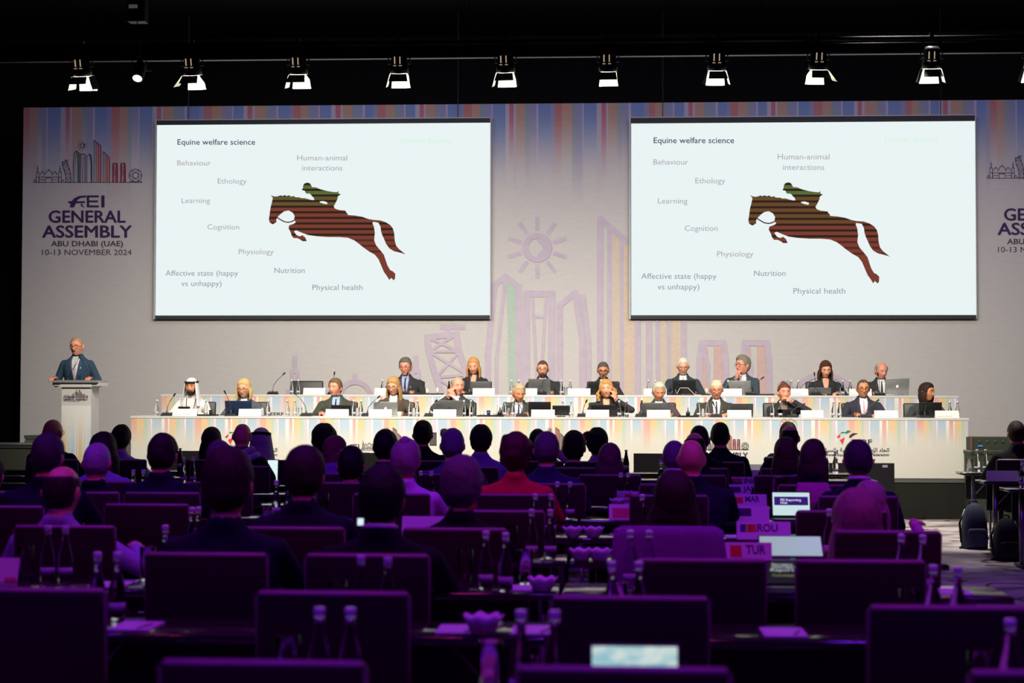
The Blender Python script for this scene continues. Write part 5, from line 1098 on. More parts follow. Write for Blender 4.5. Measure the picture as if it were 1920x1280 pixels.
BL = {0: [(599, 1140, 'between the glass and its twin'), (657, 1140, 'aisle side of the first pair'), (977, 1142, 'beside the tall glass and bowl'), (1040, 1142, 'just left of the bright laptop'), (1894, 1150, 'over the violet chair corner')],
      1: [(1147, 1050, 'by the draped chair, wall side'), (1198, 1050, 'by the draped chair, aisle side'), (677, 1042, 'under the black-haired man, wall side'), (727, 1045, 'under the black-haired man, aisle side'), (183, 1037, 'below the lilac sleeve, wall side'), (220, 1038, 'below the lilac sleeve, aisle side'), (1750, 1052, 'by the pink top, wall side'), (1796, 1055, 'last before the aisle')],
      2: [(911, 995, 'below the crimson jacket, wall side'), (948, 998, 'below the crimson jacket, aisle side'), (90, 990, 'behind the lilac jacket, wall side'), (123, 990, 'behind the lilac jacket, aisle side'), (310, 985, 'at the big dark head'), (1182, 992, 'on the draped cloth, wall side'), (1217, 992, 'on the draped cloth, aisle side'), (1690, 996, 'at the rosy-blonde woman, wall side'), (1730, 997, 'at the rosy-blonde woman, aisle side')],
      3: [(997, 954, 'wall side of the pair in the middle'), (1032, 954, 'aisle side of the pair in the middle'), (360, 954, 'by the large dark head'), (372, 953, 'touching its twin at the large dark head'), (1555, 950, 'at the edge of the rosy-blonde hair')],
      4: [(1004, 925, 'at the elbow of the crimson jacket, wall side'), (1033, 925, 'at the elbow of the crimson jacket, aisle side'), (1204, 925, 'beside the long dark brown hair')],
      5: [(1045, 902, 'below the navy suit, wall side'), (1069, 902, 'below the navy suit, aisle side'), (518, 902, 'under the white tablet, wall side'), (540, 902, 'under the white tablet, aisle side')],
      6: [(1164, 885, 'beside the auburn hair, wall side'), (1178, 885, 'beside the auburn hair, aisle side'), (789, 883, 'by the lilac top, wall side'), (809, 884, 'by the lilac top, aisle side'), (250, 872, 'below the violet knit, wall side'), (269, 872, 'below the violet knit, aisle side')],
      8: [(344, 856, 'between two dark heads, wall side'), (362, 857, 'between two dark heads, aisle side'), (1239, 862, 'before the floor monitor')],
      10: [(1152, 852, 'pale one beside the dark bottle'), (1549, 852, 'under the arabic writing, wall side'), (1566, 852, 'under the arabic writing, aisle side')]}
for row, L_ in BL.items():
    for px, yt, lab in L_:
        x, y = on_row(row, px, yt, 0.246); place_bottle(x, y, TZ, short('glass water bottle ' + who[row] + ', ' + lab))
GL = {0: [(540, 1193, 'left of the first bottle pair'), (918, 1200, 'with bright rim, before the big violet bowl'), (1838, 1207, 'over the aisle-side chair')], 1: [(632, 1086, 'below the black-haired man'), (1705, 1097, 'over the chair by the aisle'), (1158, 1028, 'rim lit, before the draped chair')],
      2: [(872, 1027, 'before the grey-haired woman'), (986, 1030, 'beside two bottles'), (49, 1015, 'beside the violet card'), (277, 1018, 'by the lilac sleeve')], 3: [(957, 962, 'in the middle')], 4: [(500, 921, 'at the scarf wearer')], 5: [(607, 917, 'at the violet top')], 10: [(1166, 858, 'by the dark bottle')]}
for row, L_ in GL.items():
    for px, yt, lab in L_:
        x, y = on_row(row, px, yt, 0.15); place_glass(x, y, TZ, 'tall water glass ' + who[row] + ', ' + lab)
DB = mat('dark_bottle_glass', (0.02, 0.008, 0.006), 0.1); REDC = mat('dark_cap', (0.03, 0.02, 0.02), 0.4)
def dark_bottle(px, yt, Y, z, label, s=1.0):
    r = root('cola_bottle', (atY(px, yt, Y).x, Y, z), label, 'bottle')
    g = Geo(); g.lathe([(0.001, 0.0), (0.026, 0.0), (0.029, 0.006), (0.029, 0.09), (0.024, 0.12), (0.013, 0.17), (0.011, 0.20), (0.001, 0.20)], n=16); g.v = [v * s for v in g.v]; g.obj('glass_body', DB, r, True)
    g = Geo(); g.lathe([(0.001, 0.201), (0.014, 0.201), (0.014, 0.213), (0.001, 0.213)], n=14); g.v = [v * s for v in g.v]; g.obj('cap', REDC, r, True)
    g = Geo(); g.lathe([(0.0295, 0.03), (0.0295, 0.07), (0.029, 0.07), (0.029, 0.03)], n=16); g.v = [v * s for v in g.v]; g.obj('label_band', BLABEL, r, True)
dark_bottle(1174, 843, 18.3, TZ, 'dark glass bottle with black cap, beside the floor monitor', 1.15)
dark_bottle(338, 838, 18.3, TZ, 'dark cola bottle on the front hall table, near the lectern end', 1.15)
place_bottle(atY(1832, 850, RT[0].y + 0.15).x, RT[0].y + 0.15, TZ, 'glass water bottle beyond the aisle, beside the tumbler', s=1.0)
place_bottle(atY(1848, 850, RT[0].y + 0.2).x, RT[0].y + 0.2, TZ, 'glass water bottle beyond the aisle, nearer the seated man', s=1.0)
place_bottle(atY(1917, 862, RT[2].y + 0.15).x, RT[2].y + 0.15, TZ, 'glass water bottle beyond the aisle at the picture edge')
place_glass(atY(1817, 858, RT[0].y + 0.12).x, RT[0].y + 0.12, TZ, 'water glass at the corner of the farthest table beyond the aisle')
def bowl(px, yt, row, label, k=1.0):
    x, y = on_row(row, px, yt, 0.075 * k); g = Geo(); n = 32; rings = []
    for j, (r_, z) in enumerate(((0.030, 0.0), (0.040, 0.012), (0.052, 0.042), (0.062, 0.062), (0.059, 0.062), (0.048, 0.042), (0.036, 0.016), (0.002, 0.012))):
        sc = 0.0055 if 3 <= j <= 4 else (0.003 if j in (2, 5) else 0)
        rings.append([Vector(((r_ + sc * 0.6 * math.cos(7 * t)) * math.cos(t), (r_ + sc * 0.6 * math.cos(7 * t)) * math.sin(t), z + sc * math.cos(7 * t))) * k for t in [2 * math.pi * i / n for i in range(n)]])
    g.loft(rings); o = g.obj('paper_bowl', BOWL, None, True, (x, y, TZ)); tag(o, label, 'bowl', 'scalloped paper bowls')
    g = Geo(); rnd = random.Random(int(px))
    for q in range(5): c = Vector((rnd.uniform(-0.022, 0.022), rnd.uniform(-0.02, 0.02), 0.03)) * k; g.cap(c, c + Vector((0.012, 0.004, 0.004)), 0.011 * k, 0.011 * k, n=8, m=2)
    g.obj('wrapped_sweets', mat('violet_sweet_wrap', (0.3, 0.2, 0.4), 0.35), o, True)
for a in ((906, 1157, 1, 'large scalloped paper bowl on the table of the second row', 1.12), (1017, 1086, 2, 'scalloped paper bowl below the two bottles of the third row'), (1090, 1033, 3, 'scalloped bowl of the fourth row, one of two touching, wall side'), (1124, 1033, 3, 'scalloped bowl of the fourth row, aisle side of two touching'),
          (1074, 992, 4, 'scalloped bowl of the fifth row, wall side'), (1112, 992, 4, 'scalloped bowl of the fifth row, aisle side'), (1158, 938, 6, 'small scalloped bowl above the pink flag card')): bowl(*a)
# notepads and pens
PADM = mat('white_notepad', (0.6, 0.6, 0.62), 0.6)
for row, px, lab in ((1, 252, 'white notepad below the lilac sleeve'), (1, 1470, 'white notepad before the screen with a list'), (1, 1000, 'white notepad beside the bottle near the big bowl'), (2, 985, 'white notepad beside the glass of the third row'), (2, 1785, 'white notepad at the aisle corner of the third row'), (2, 205, 'white notepad behind the two capped bottles'), (4, 1385, 'white notepad under the card with the ROU letters'), (1, 860, 'white notepad beside the large bowl')):
    x = atY(px, 1100, DR[row] + 0.5).x; g = Geo(); g.box(x - 0.075, x + 0.075, DR[row] + 0.42, DR[row] + 0.64, TZ, TZ + 0.006); o = top('notepad', g, PADM, lab, 'notepad')
    g = Geo(); g.tube([(x + 0.03, DR[row] + 0.44, TZ + 0.010), (x + 0.055, DR[row] + 0.54, TZ + 0.010)], 0.004, 6); top('pen', g, SILVER, 'silver pen lying on the ' + lab, 'pen')

# ---------------- name cards
def tent(x0, x1, Y, z, h, label, name='name_card', depth=0.07, group=None, m=WHITEP):
    c = Vector(((x0 + x1) / 2, Y + depth / 2, z)); g = Geo(); hw = (x1 - x0) / 2; d = depth / 2; t = 0.002
    g.add([(-hw, -d, 0), (hw, -d, 0), (hw, 0, h), (-hw, 0, h), (-hw, d, 0), (hw, d, 0), (-hw, -d + t * 2, 0), (hw, -d + t * 2, 0), (hw, 0, h - t * 4), (-hw, 0, h - t * 4), (-hw, d - t * 2, 0), (hw, d - t * 2, 0)],
          [(0, 1, 2, 3), (3, 2, 5, 4), (6, 9, 8, 7), (9, 10, 11, 8), (0, 3, 9, 6), (4, 10, 9, 3), (1, 7, 8, 2), (5, 2, 8, 11), (0, 6, 7, 1), (4, 5, 11, 10)])
    return tag(g.obj(name, m, None, False, c), label, 'name card', group), hw, d, h
def tent_plane(c, d, h):
    """(u, v) in metres on the camera-side leaf, origin bottom left"""
    return lambda hw: (lambda u, v: c + Vector((-hw + u, -d + d * v / h - 0.0015, v)))
def code_card(row, px0, px1, yt, code, flag, label, tx=0.46):
    Y = max(DR[row] + 0.38, min(DR[row] + 0.66, F_PX * (HC - TZ - 0.10) / (yt - 740)))
    x0 = atY(px0, yt, Y).x; x1 = atY(px1, yt, Y).x
    o, hw, d, h = tent(x0, x1, Y, TZ, 0.10, label, group='country cards of the hall')
    pl0 = tent_plane(o.location, d, h)(hw); W = 2 * hw; up = lambda u, v: pl0(u, h - v)
    if code: text('lettering', code, up, W * tx, W * (tx + 0.38), h * 0.55, mat('card_ink', (0.06, 0.03, 0.12), 0.6), o, 0.02, 0.042)
    g_i = 0
    for a, b, c2, d2, col in flag:
        g = Geo(); g.add([pl0(a * W, b * h), pl0(c2 * W, b * h), pl0(c2 * W, d2 * h), pl0(a * W, d2 * h)], [(0, 1, 2, 3)]); wobj('flag_print', g, mat('flag_' + col, dict(red=(0.6, 0.03, 0.03), blue=(0.02, 0.03, 0.25), yellow=(0.6, 0.45, 0.03), dark=(0.05, 0.02, 0.08), white=(0.7, 0.7, 0.7), rose=(0.7, 0.1, 0.15))[col], 0.6), o)
    return o
code_card(4, 1382, 1483, 975, 'ROU', [(0.06, 0.42, 0.16, 0.85, 'blue'), (0.16, 0.42, 0.26, 0.85, 'yellow'), (0.22, 0.42, 0.36, 0.85, 'red')], 'name card reading ROU with blue, yellow and red flag', 0.38)
code_card(5, 1375, 1443, 946, '', [(0.06, 0.35, 0.5, 0.85, 'dark')], 'wrinkled plastic-covered name card with a dark flag, behind the ROU one', 0.5)
code_card(6, 1366, 1438, 926, 'MAR', [(0.06, 0.35, 0.38, 0.8, 'red')], 'name card reading MAR', 0.44)
code_card(7, 1362, 1430, 909, 'JAM', [(0.1, 0.35, 0.4, 0.8, 'dark')], 'name card reading JAM, cut by the sideways chair', 0.46)
code_card(8, 1366, 1430, 894, 'INA', [(0.08, 0.6, 0.4, 0.85, 'red'), (0.08, 0.35, 0.4, 0.58, 'blue')], 'name card reading INA, cut by the sideways chair', 0.46)
code_card(9, 1400, 1450, 880, '', [], 'violet name card far down the row of cards, farther but one', 0.1)
code_card(10, 1406, 1452, 871, '', [], 'farthest violet name card in the line of cards')
code_card(6, 1160, 1236, 908, 'JPN', [(0.16, 0.4, 0.26, 0.8, 'red')], 'name card reading JPN with a red dot', 0.45)
code_card(5, 1142, 1222, 944, '', [(0.08, 0.1, 0.72, 0.75, 'rose')], 'name card with a wide rose flag, below the one with the red dot')
code_card(3, 1350, 1448, 1018, 'TUR', [(0.2, 0.3, 0.42, 0.85, 'red')], 'name card with small red flag, lowest of the line by the draped chair', 0.5)
code_card(2, -62, 33, 1002, '', [(0.75, 0.02, 0.98, 0.16, 'rose')], 'bright violet card at the wall-side picture edge')
code_card(4, 753, 850, 968, '', [], 'blank violet card beside the grey-haired woman')
c_, hw_, d_, h_ = tent(atY(1851, 890, RT[1].y + 0.06).x, atY(1911, 890, RT[1].y + 0.06).x, RT[1].y + 0.06, TZ, 0.10, 'violet name card beyond the aisle')

# ---------------- laptops
def laptop(x0, x1, Y, z, h, label, colm, face, tilt=14, disp=None, logo=None, base=True, name='laptop', cat='laptop'):
    """face=True: the display looks at the camera; otherwise the lid's back does. h = visible height of the lid"""
    w_ = x1 - x0; cx = (x0 + x1) / 2; r = root(name, (cx, Y, z), label, cat); s = 1 if face else -1
    L = h / math.cos(R(tilt))
    # hinge at Y ; lid rises from z+0.015
    lid = newobj('lid', bevbox('lid', w_, 0.008, L, 0.003, colm), r, (0, math.sin(R(tilt)) * L / 2 * s, 0.018 + h / 2), (R(-tilt) * s, 0, 0))
    if base:
        newobj('keyboard_base', bevbox('keyboard_base', w_, w_ * 0.66, 0.014, 0.004, colm), r, (0, -s * w_ * 0.33, 0.008))
    else:
        g = Geo(); g.box(-w_ * 0.25, w_ * 0.25, 0.0, 0.09, 0, 0.012); g.obj('stand', BLACKPL, r)
    if disp:
        g = Geo(); g.box(-w_ / 2 + 0.008, w_ / 2 - 0.008, -0.0055 * s, -0.0045 * s, -L / 2 + 0.012, L / 2 - 0.008); g.obj('display', disp, lid)
    if logo == 'apple':
        g = Geo(); pts = [(0.0, 0.012), (0.010, 0.016), (0.017, 0.010), (0.014, 0.002), (0.016, -0.006), (0.009, -0.017), (0.0, -0.014), (-0.009, -0.017), (-0.017, -0.004), (-0.016, 0.010), (-0.008, 0.016)]
        f = lambda u, v: Vector((u, -0.0062, v)); k = w_ / 0.31
        poly(g, f, [(a * k, b * k) for a, b in pts]); poly(g, f, [(0.0 * k, 0.018 * k), (0.001 * k, 0.026 * k), (0.007 * k, 0.029 * k), (0.006 * k, 0.021 * k)])
        g.obj('lid_emblem', mat('emblem_white', (0.85, 0.85, 0.85), 0.4, emit=(0.8, 0.8, 0.8), es=0.35), lid)
    if logo == 'bar':
        g = Geo(); g.box(-0.012, 0.012, -0.0062, -0.005, -0.004, 0.004); g.obj('lid_emblem', mat('dark_emblem', (0.02, 0.02, 0.02), 0.3), lid)
    return r, lid, w_, L
def disp(n, c, es=1.0): return mat('display_' + n, (0.02, 0.02, 0.02), 0.3, emit=c, es=es, spec=0.2)
def disp_noise(n, cols):
    m = bpy.data.materials.new('display_' + n); m.use_nodes = True; nt = m.node_tree; b = nt.nodes['Principled BSDF']; tc = nt.nodes.new('ShaderNodeTexCoord'); nz = nt.nodes.new('ShaderNodeTexNoise'); nz.inputs['Scale'].default_value = 9
    mp = nt.nodes.new('ShaderNodeMapping'); mp.inputs['Scale'].default_value = (1, 1, 2); cr = nt.nodes.new('ShaderNodeValToRGB')
    while len(cr.color_ramp.elements) < len(cols): cr.color_ramp.elements.new(0.5)
    for i, c in enumerate(cols): cr.color_ramp.elements[i].position = 0.3 + 0.4 * i / (len(cols) - 1); cr.color_ramp.elements[i].color = (*c, 1)
    nt.links.new(tc.outputs['Object'], mp.inputs[0]); nt.links.new(mp.outputs[0], nz.inputs['Vector']); nt.links.new(nz.outputs['Fac'], cr.inputs[0]); nt.links.new(cr.outputs[0], b.inputs['Emission Color']); b.inputs['Emission Strength'].default_value = 0.85; b.inputs['Base Color'].default_value = (0.01, 0.01, 0.01, 1)
    return m
def hl(row, px0, px1, yt, label, dm, Y=None, tilt=16, w=None):
    Y = Y or DR[row] + 0.62; x0 = atY(px0, yt, Y).x; x1 = atY(px1, yt, Y).x; zt = atY((px0 + px1) / 2, yt, Y).z
    h = max(0.10, zt - TZ - 0.018)
    return laptop(x0, x1, Y, TZ, h, label, BLACKPL, True, tilt, dm)
r_, lid, w_, L_ = hl(5, 1447, 1521, 922, 'open laptop showing a white page with a purple band', disp('white_page', (0.60, 0.80, 0.80), 0.95), Y=11.5)
g = Geo(); g.box(-w_ * 0.43, w_ * 0.43, -0.0075, -0.006, -L_ * 0.04, L_ * 0.29); g.obj('purple_band', disp('purple_band', (0.035, 0.01, 0.16)), lid)
wl = emat('display_lettering', (0.75, 0.80, 0.9)); lp = lambda u, v: Vector((u, -0.0085, -v))
def lid_text(lid, s, x0, x1, yb, m, cap):
    V, Fc, W = textgeo(s, 0.01); k = (x1 - x0) / W; g = Geo(); g.add([(x0 + a * k, -0.0085, yb + b * cap / 0.7) for a, b in V], [tuple(f) for f in Fc]); g.obj('lettering', m, lid)
lid_text(lid, 'FEI Reporting', -w_ * 0.27, w_ * 0.25, L_ * 0.12, wl, 0.016); lid_text(lid, 'Hub', -w_ * 0.27, -w_ * 0.10, L_ * 0.01, wl, 0.016)
hl(7, 1452, 1500, 893, 'open laptop with pale blue page behind the sideways chair', disp('pale_blue', (0.36, 0.55, 0.75), 0.8), Y=14.2)
r_, lid, w_, L_ = hl(3, 1424, 1546, 1020, 'open laptop with pale green page lying low before the rosy-blonde woman', disp('pale_green', (0.38, 0.50, 0.44), 0.8), Y=8.62, tilt=50)
r_, lid, w_, L_ = hl(2, 1402, 1532, 1052, 'open laptop with white text list, seen between two empty chairs', disp('near_black', (0.012, 0.010, 0.016), 1.0), Y=7.35, tilt=12)
wl2 = emat('display_grey_lettering', (0.42, 0.48, 0.50)); wl3 = emat('display_olive_lettering', (0.22, 0.24, 0.10))
lid_text(lid, 'Secretary', -0.045, 0.045, L_ * 0.30, wl2, 0.012); lid_text(lid, 'General Report', -0.045, 0.055, L_ * 0.20, wl2, 0.012); lid_text(lid, 'Report', -0.05, 0.05, L_ * 0.08, wl2, 0.012); lid_text(lid, 'Committee', -0.042, 0.05, -L_ * 0.12, wl3, 0.010)
hl(0, 1104, 1277, 1212, 'bright laptop with turquoise picture, nearest on the tables', disp_noise('turquoise', [(0.55, 0.75, 0.75), (0.30, 0.60, 0.68), (0.75, 0.85, 0.80), (0.08, 0.35, 0.50)]), Y=4.55, tilt=20)
hl(8, 500, 522, 861, 'upright tablet with white page held by the scarf wearer', disp('white_tablet', (0.75, 0.93, 0.93), 1.0), Y=15.4, tilt=6)

# ---------------- draped cloth over two chair backs
def drape(px0, px1, pxb0, pxb1, yt, Yb, z0, label, c):
    p = atY((px0 + px1) / 2, yt, Yb); xa, xb = atY(px0, yt, Yb).x, atY(px1, yt, Yb).x; xc, xd = atY(pxb0, yt, Yb).x, atY(pxb1, yt, Yb).x; zt = 0.918
    g = Geo(); n = 26; rings = []
    prof = [(-0.075, z0), (-0.065, (z0 + zt) / 2), (-0.048, zt - 0.03), (-0.03, zt + 0.004), (0.0, zt + 0.012), (0.03, zt + 0.004), (0.045, zt - 0.03), (0.06, (z0 + zt) / 2), (0.065, z0 + 0.05)]
    full = [(y, z, 0.006) for y, z in prof]; inner = [(y * 0.86, z - 0.006, 0) for y, z in prof][::-1]
    for i in range(n + 1):
        t = i / n; ring = []
        for y, z, _ in full + inner:
            q = (zt - z) / (zt - z0); q = max(0, min(1, q)); x = (xa + (xc - xa) * q) * (1 - t) + (xb + (xd - xb) * q) * t; e = 0.012 * math.sin(t * 23) * q; sag = 0.02 * sst(0.85, 1, abs(2 * t - 1))
            ring.append(Vector((x, Yb + y + (e if y > 0 else -e), z - sag)))
        rings.append(ring)
    g.loft(rings); return top('shawl', g, cloth(*c), label, 'shawl', None, True)
drape(1150, 1356, 1140, 1372, 992, DR[3] + 0.0, 0.60, 'violet shawl draped over the chair back of the woman with long dark hair', ('violet_shawl', (0.22, 0.07, 0.26)))
drape(1492, 1556, 1488, 1562, 924, DR[6], 0.74, 'magenta shawl on the chair of the woman with loose ponytail', ('magenta_shawl', (0.6, 0.12, 0.35)))

# ---------------- bags on the floor beyond the aisle
def backpack(px0, px1, yt, yb, label, m, lean=0):
    p = atZ((px0 + px1) / 2, yb, 0); Y = p.y; x0, x1 = atY(px0, yb, Y).x, atY(px1, yb, Y).x; H = atY(px0, yt, Y).z; W = x1 - x0
    r = root('backpack', ((x0 + x1) / 2, Y + 0.12, 0), label, 'bag'); g = Geo(); rings = []
    for z, a, b in ((0.0, 0.86, 0.9), (0.02, 0.98, 1), (0.3, 1, 1), (0.6, 0.92, 0.9), (0.8, 0.78, 0.75), (0.93, 0.55, 0.5), (1.0, 0.2, 0.2)):
        rings.append([Vector((math.copysign(abs(math.cos(t)) ** 0.6, math.cos(t)) * W / 2 * a + lean * z, math.copysign(abs(math.sin(t)) ** 0.6, math.sin(t)) * 0.13 * b, z * H)) for t in [2 * math.pi * i / 22 for i in range(22)]])
    g.loft(rings); g.obj('body', m, r, True)
    g = Geo(); rings = []
    for z, a in ((0.06, 0.7), (0.1, 0.82), (0.4, 0.8), (0.46, 0.6)): rings.append([Vector((math.cos(t) * W * 0.38 * a / 0.8 + lean * z, -0.12 - 0.035 * (0.5 - 0.5 * math.sin(t)), z * H)) for t in [2 * math.pi * i / 16 for i in range(16)]])
    g.loft(rings); g.obj('front_pocket', m, r, True)
    g = Geo(); g.tube([(lean - 0.04, 0.05, H * 0.97), (lean - 0.03, 0.05, H * 1.05), (lean + 0.03, 0.05, H * 1.05), (lean + 0.04, 0.05, H * 0.97)], 0.009, 6); g.obj('handle', m, r, True)
    g = Geo(); g.tube([(-W * 0.3, 0.11, H * 0.85), (-W * 0.54, 0.05, H * 0.55), (-W * 0.52, 0.0, H * 0.15), (-W * 0.42, -0.02, 0.02), (-W * 0.62, -0.05, 0.012)], 0.012, 6); g.obj('strap', DARKMETAL, r, True)
backpack(1808, 1856, 944, 1030, 'dark blue backpack standing on the carpet beyond the aisle', mat('navy_bag_fabric', (0.025, 0.027, 0.06), 0.8, nscale=50, bump=0.2))
backpack(1868, 1918, 972, 1052, 'slumped black bag behind the nearest table leg beyond the aisle', mat('black_bag_fabric', (0.006, 0.006, 0.007), 0.8, nscale=50, bump=0.2), 0.0)

# ================================================================ THINGS ON THE PANEL TABLES
def prow(row): return (YF, 1.27, 0.5) if row == 0 else (YB, 1.55, 0.8)
def pcard(row, px0, px1, s, who_, sub=None):
    Y0, z, _ = prow(row); Y = Y0 + 0.03; o, hw, d, h = tent(atY(px0, 775, Y).x, atY(px1, 775, Y).x, Y, z, 0.092, 'white name card before the ' + who_, group='name cards of the front panel row' if row == 0 else 'name cards of the rear panel row')
    pl0 = tent_plane(o.location, d, h)(hw); up = lambda u, v: pl0(u, h - v); W = 2 * hw
    text('lettering', s, up, W * 0.06, W * 0.70, h * 0.86, mat('card_grey_ink', (0.25, 0.23, 0.22), 0.6), o, 0.0, 0.016)
FR = [(323, 369, 'Sultan AL YAHYAEI', 'man in the white headdress'), (447, 489, 'Margarita MARTINEZ', 'woman with blonde bob'), (610, 653, 'Francis O\'CONNOR', 'man in dark green suit'), (691, 734, 'Jenny HALL', 'woman with long fair hair'), (812, 855, 'Mark SAMUEL', 'man with clasped hands'), (996, 1040, 'Ingmar DE VOS', 'man with curly grey hair'), (1098, 1142, 'Sabrina IBANEZ', 'woman with curly golden hair'), (1213, 1257, 'Sung HAN', 'man with silver hair'), (1364, 1409, 'Stephan ELLENBRUCH', 'white-haired man in olive suit'), (1502, 1544, 'Barbara ALBERT', 'woman with glasses on her head, aisle side'), (1640, 1684, 'Christian LOZANO', 'man with pale pink tie'), (1754, 1799, 'Anastasia KEIKO', 'woman with dark bob')]
for a, b, s, wh in FR: pcard(0, a, b, s, wh)
RR = [(568, 609, 'Simon JOHNSTON', 'empty chair of the rear row'), (702, 745, 'Kevin EVANS', 'man in blue shirt of the rear row'), (886, 927, 'Ulrike WEGNER', 'ginger-blonde woman'), (965, 1007, 'Mark FISHER', 'bearded man'), (1064, 1107, 'Anna KESSLER', 'woman with thick-framed glasses'), (1207, 1250, 'John ROCHE', 'white-haired man of the rear row'), (1350, 1391, 'Martin ANDERSEN', 'man turned to the lectern'), (1475, 1516, 'Maria BERNARDEZ', 'woman with long dark brown hair'), (1593, 1635, 'Goran AKER', 'bald man with grey sides')]
for a, b, s, wh in RR: pcard(1, a, b, s, wh)
def plap(row, px0, px1, yt, label, m, logo=None, tilt=14, base=True, dy=0.16, name='laptop', cat='laptop'):
    Y0, z, _ = prow(row); Y = Y0 + dy; zt = atY((px0 + px1) / 2, yt, Y).z
    return laptop(atY(px0, yt, Y).x, atY(px1, yt, Y).x, Y, z, zt - z - 0.018, label, m, False, tilt, disp('panel_screen', (0.30, 0.33, 0.36), 0.5), logo, base, name, cat)
plap(0, 423, 473, 751, 'navy laptop before the woman with blonde bob', NAVYPL)
plap(0, 621, 659, 759, 'black tablet on a stand before the man in dark green suit', BLACKPL, base=False, name='tablet', cat='tablet')
plap(0, 701, 746, 753, 'silver laptop with white fruit emblem before the woman with long fair hair', SILVER, 'apple')
plap(0, 818, 868, 750.5, 'grey laptop before the man with clasped hands', GREYPL, 'bar')
plap(0, 991, 1033, 753, 'black laptop before the man with curly grey hair', BLACKPL)
plap(0, 1036, 1068, 760, 'black tablet between the curly grey man and the golden-haired woman', BLACKPL, base=False, name='tablet', cat='tablet')
plap(0, 1108, 1155, 758.5, 'black laptop before the woman with curly golden hair', BLACKPL)
plap(0, 1204, 1252, 755, 'grey laptop before the man with silver hair', GREYPL, 'bar')
plap(0, 1369, 1412, 756.5, 'dark grey laptop beside the white-haired man in olive suit', mat('dark_grey_plastic', (0.05, 0.05, 0.05), 0.4))
plap(0, 1455, 1484, 767, 'low black tablet before the woman with hand at chin', BLACKPL, base=False, name='tablet', cat='tablet')
plap(0, 1722, 1765, 754, 'black laptop before the woman with dark bob', BLACKPL)
plap(0, 335, 357, 762, 'small black tablet before the man in white headdress', BLACKPL, base=False, name='tablet', cat='tablet')
plap(1, 882, 921, 715, 'grey laptop before the ginger-blonde woman', GREYPL)
plap(1, 991, 1032, 710, 'grey laptop before the bearded man', GREYPL, 'bar')
plap(1, 1104, 1131, 716, 'dark laptop before the woman with thick-framed glasses', BLACKPL)
plap(1, 1261, 1304, 712, 'black laptop before the white-haired man of the rear row', BLACKPL)
plap(1, 1366, 1407, 713.5, 'silver laptop before the man turned to the lectern', SILVER, 'bar')
plap(1, 1516, 1558, 726.5, 'low grey tablet before the woman with long dark brown hair', GREYPL, base=False, name='tablet', cat='tablet')
plap(1, 1659, 1704, 709, 'silver laptop with large white fruit emblem at the far end of the rear row', SILVER, 'apple')
def mic(row, px, tx, ty, label):
    Y0, z, _ = prow(row); Y = Y0 + 0.08; x = atY(px, 775, Y).x; T = atY(tx, ty, Y - 0.02); r = root('gooseneck_microphone', (x, Y, z), label, 'microphone', 'gooseneck microphones of the panel')
    g = Geo(); g.loft([[Vector((a * 0.078, b * 0.05, 0.0)) for a, b in ((-1, -1), (1, -1), (1, 1), (-1, 1))], [Vector((a * 0.066, b * 0.035 + 0.008, 0.036 + 0.008 * b)) for a, b in ((-1, -1), (1, -1), (1, 1), (-1, 1))]]); g.obj('base', BLACKPL, r)
    g = Geo(); g.cap((0, 0, 0.036), (0, 0, 0.075), 0.013, 0.006, n=10); g.obj('collar', mat('steel_collar', (0.25, 0.24, 0.22), 0.3, 0.8), r, True)
    t = T - Vector((x, Y, z)); g = Geo(); pts = [Vector((0, 0, 0.06)), Vector((t.x * 0.08, 0, 0.06 + (t.z - 0.06) * 0.3)), Vector((t.x * 0.42, -0.005, 0.06 + (t.z - 0.06) * 0.62)), Vector((t.x * 0.9, t.y, 0.06 + (t.z - 0.06) * 0.93))]
    g.tube(pts, 0.0045, 6); g.obj('stem', mat('grey_stem', (0.10, 0.10, 0.10), 0.35, 0.5), r, True)
    g = Geo(); dd = (t - pts[2]).normalized(); g.cap(pts[3], pts[3] + dd * 0.035, 0.009, 0.011, n=10); g.obj('head', BLACKPL, r, True)
for px, tx, ty, wh in ((313, 327, 740, 'man in the white headdress'), (433, 422, 735, 'woman with blonde bob'), (574, 553, 737, 'space between slate jacket and dark green suit'), (689, 710, 744, 'woman with long fair hair'), (806, 817, 752, 'man with clasped hands'), (978, 969, 752, 'man with curly grey hair'), (1093, 1099, 753, 'woman with curly golden hair'), (1202, 1203, 755, 'man with silver hair'), (1343, 1338, 757, 'white-haired man in olive suit'), (1484, 1506, 758, 'woman with hand at chin'), (1624, 1645, 751, 'man with pale pink tie'), (1734, 1737, 757, 'woman with dark bob')): mic(0, px, tx, ty, short('black gooseneck microphone, front panel table, at the ' + wh))
for px, tx, ty, wh in ((511, 533, 700, 'lectern end'), (624, 627, 700, 'empty seat'), (758, 764, 701, 'man in blue shirt'), (880, 884, 703, 'ginger-blonde woman'), (1015, 1023, 704, 'bearded man'), (1127, 1131, 705, 'woman with thick-framed glasses'), (1267, 1272, 722, 'white-haired man'), (1408, 1430, 708, 'man turned to the lectern'), (1530, 1527, 701, 'woman with long dark brown hair'), (1650, 1646, 702, 'bald man with grey sides')): mic(1, px, tx, ty, short('black gooseneck microphone, rear panel table, at the ' + wh))
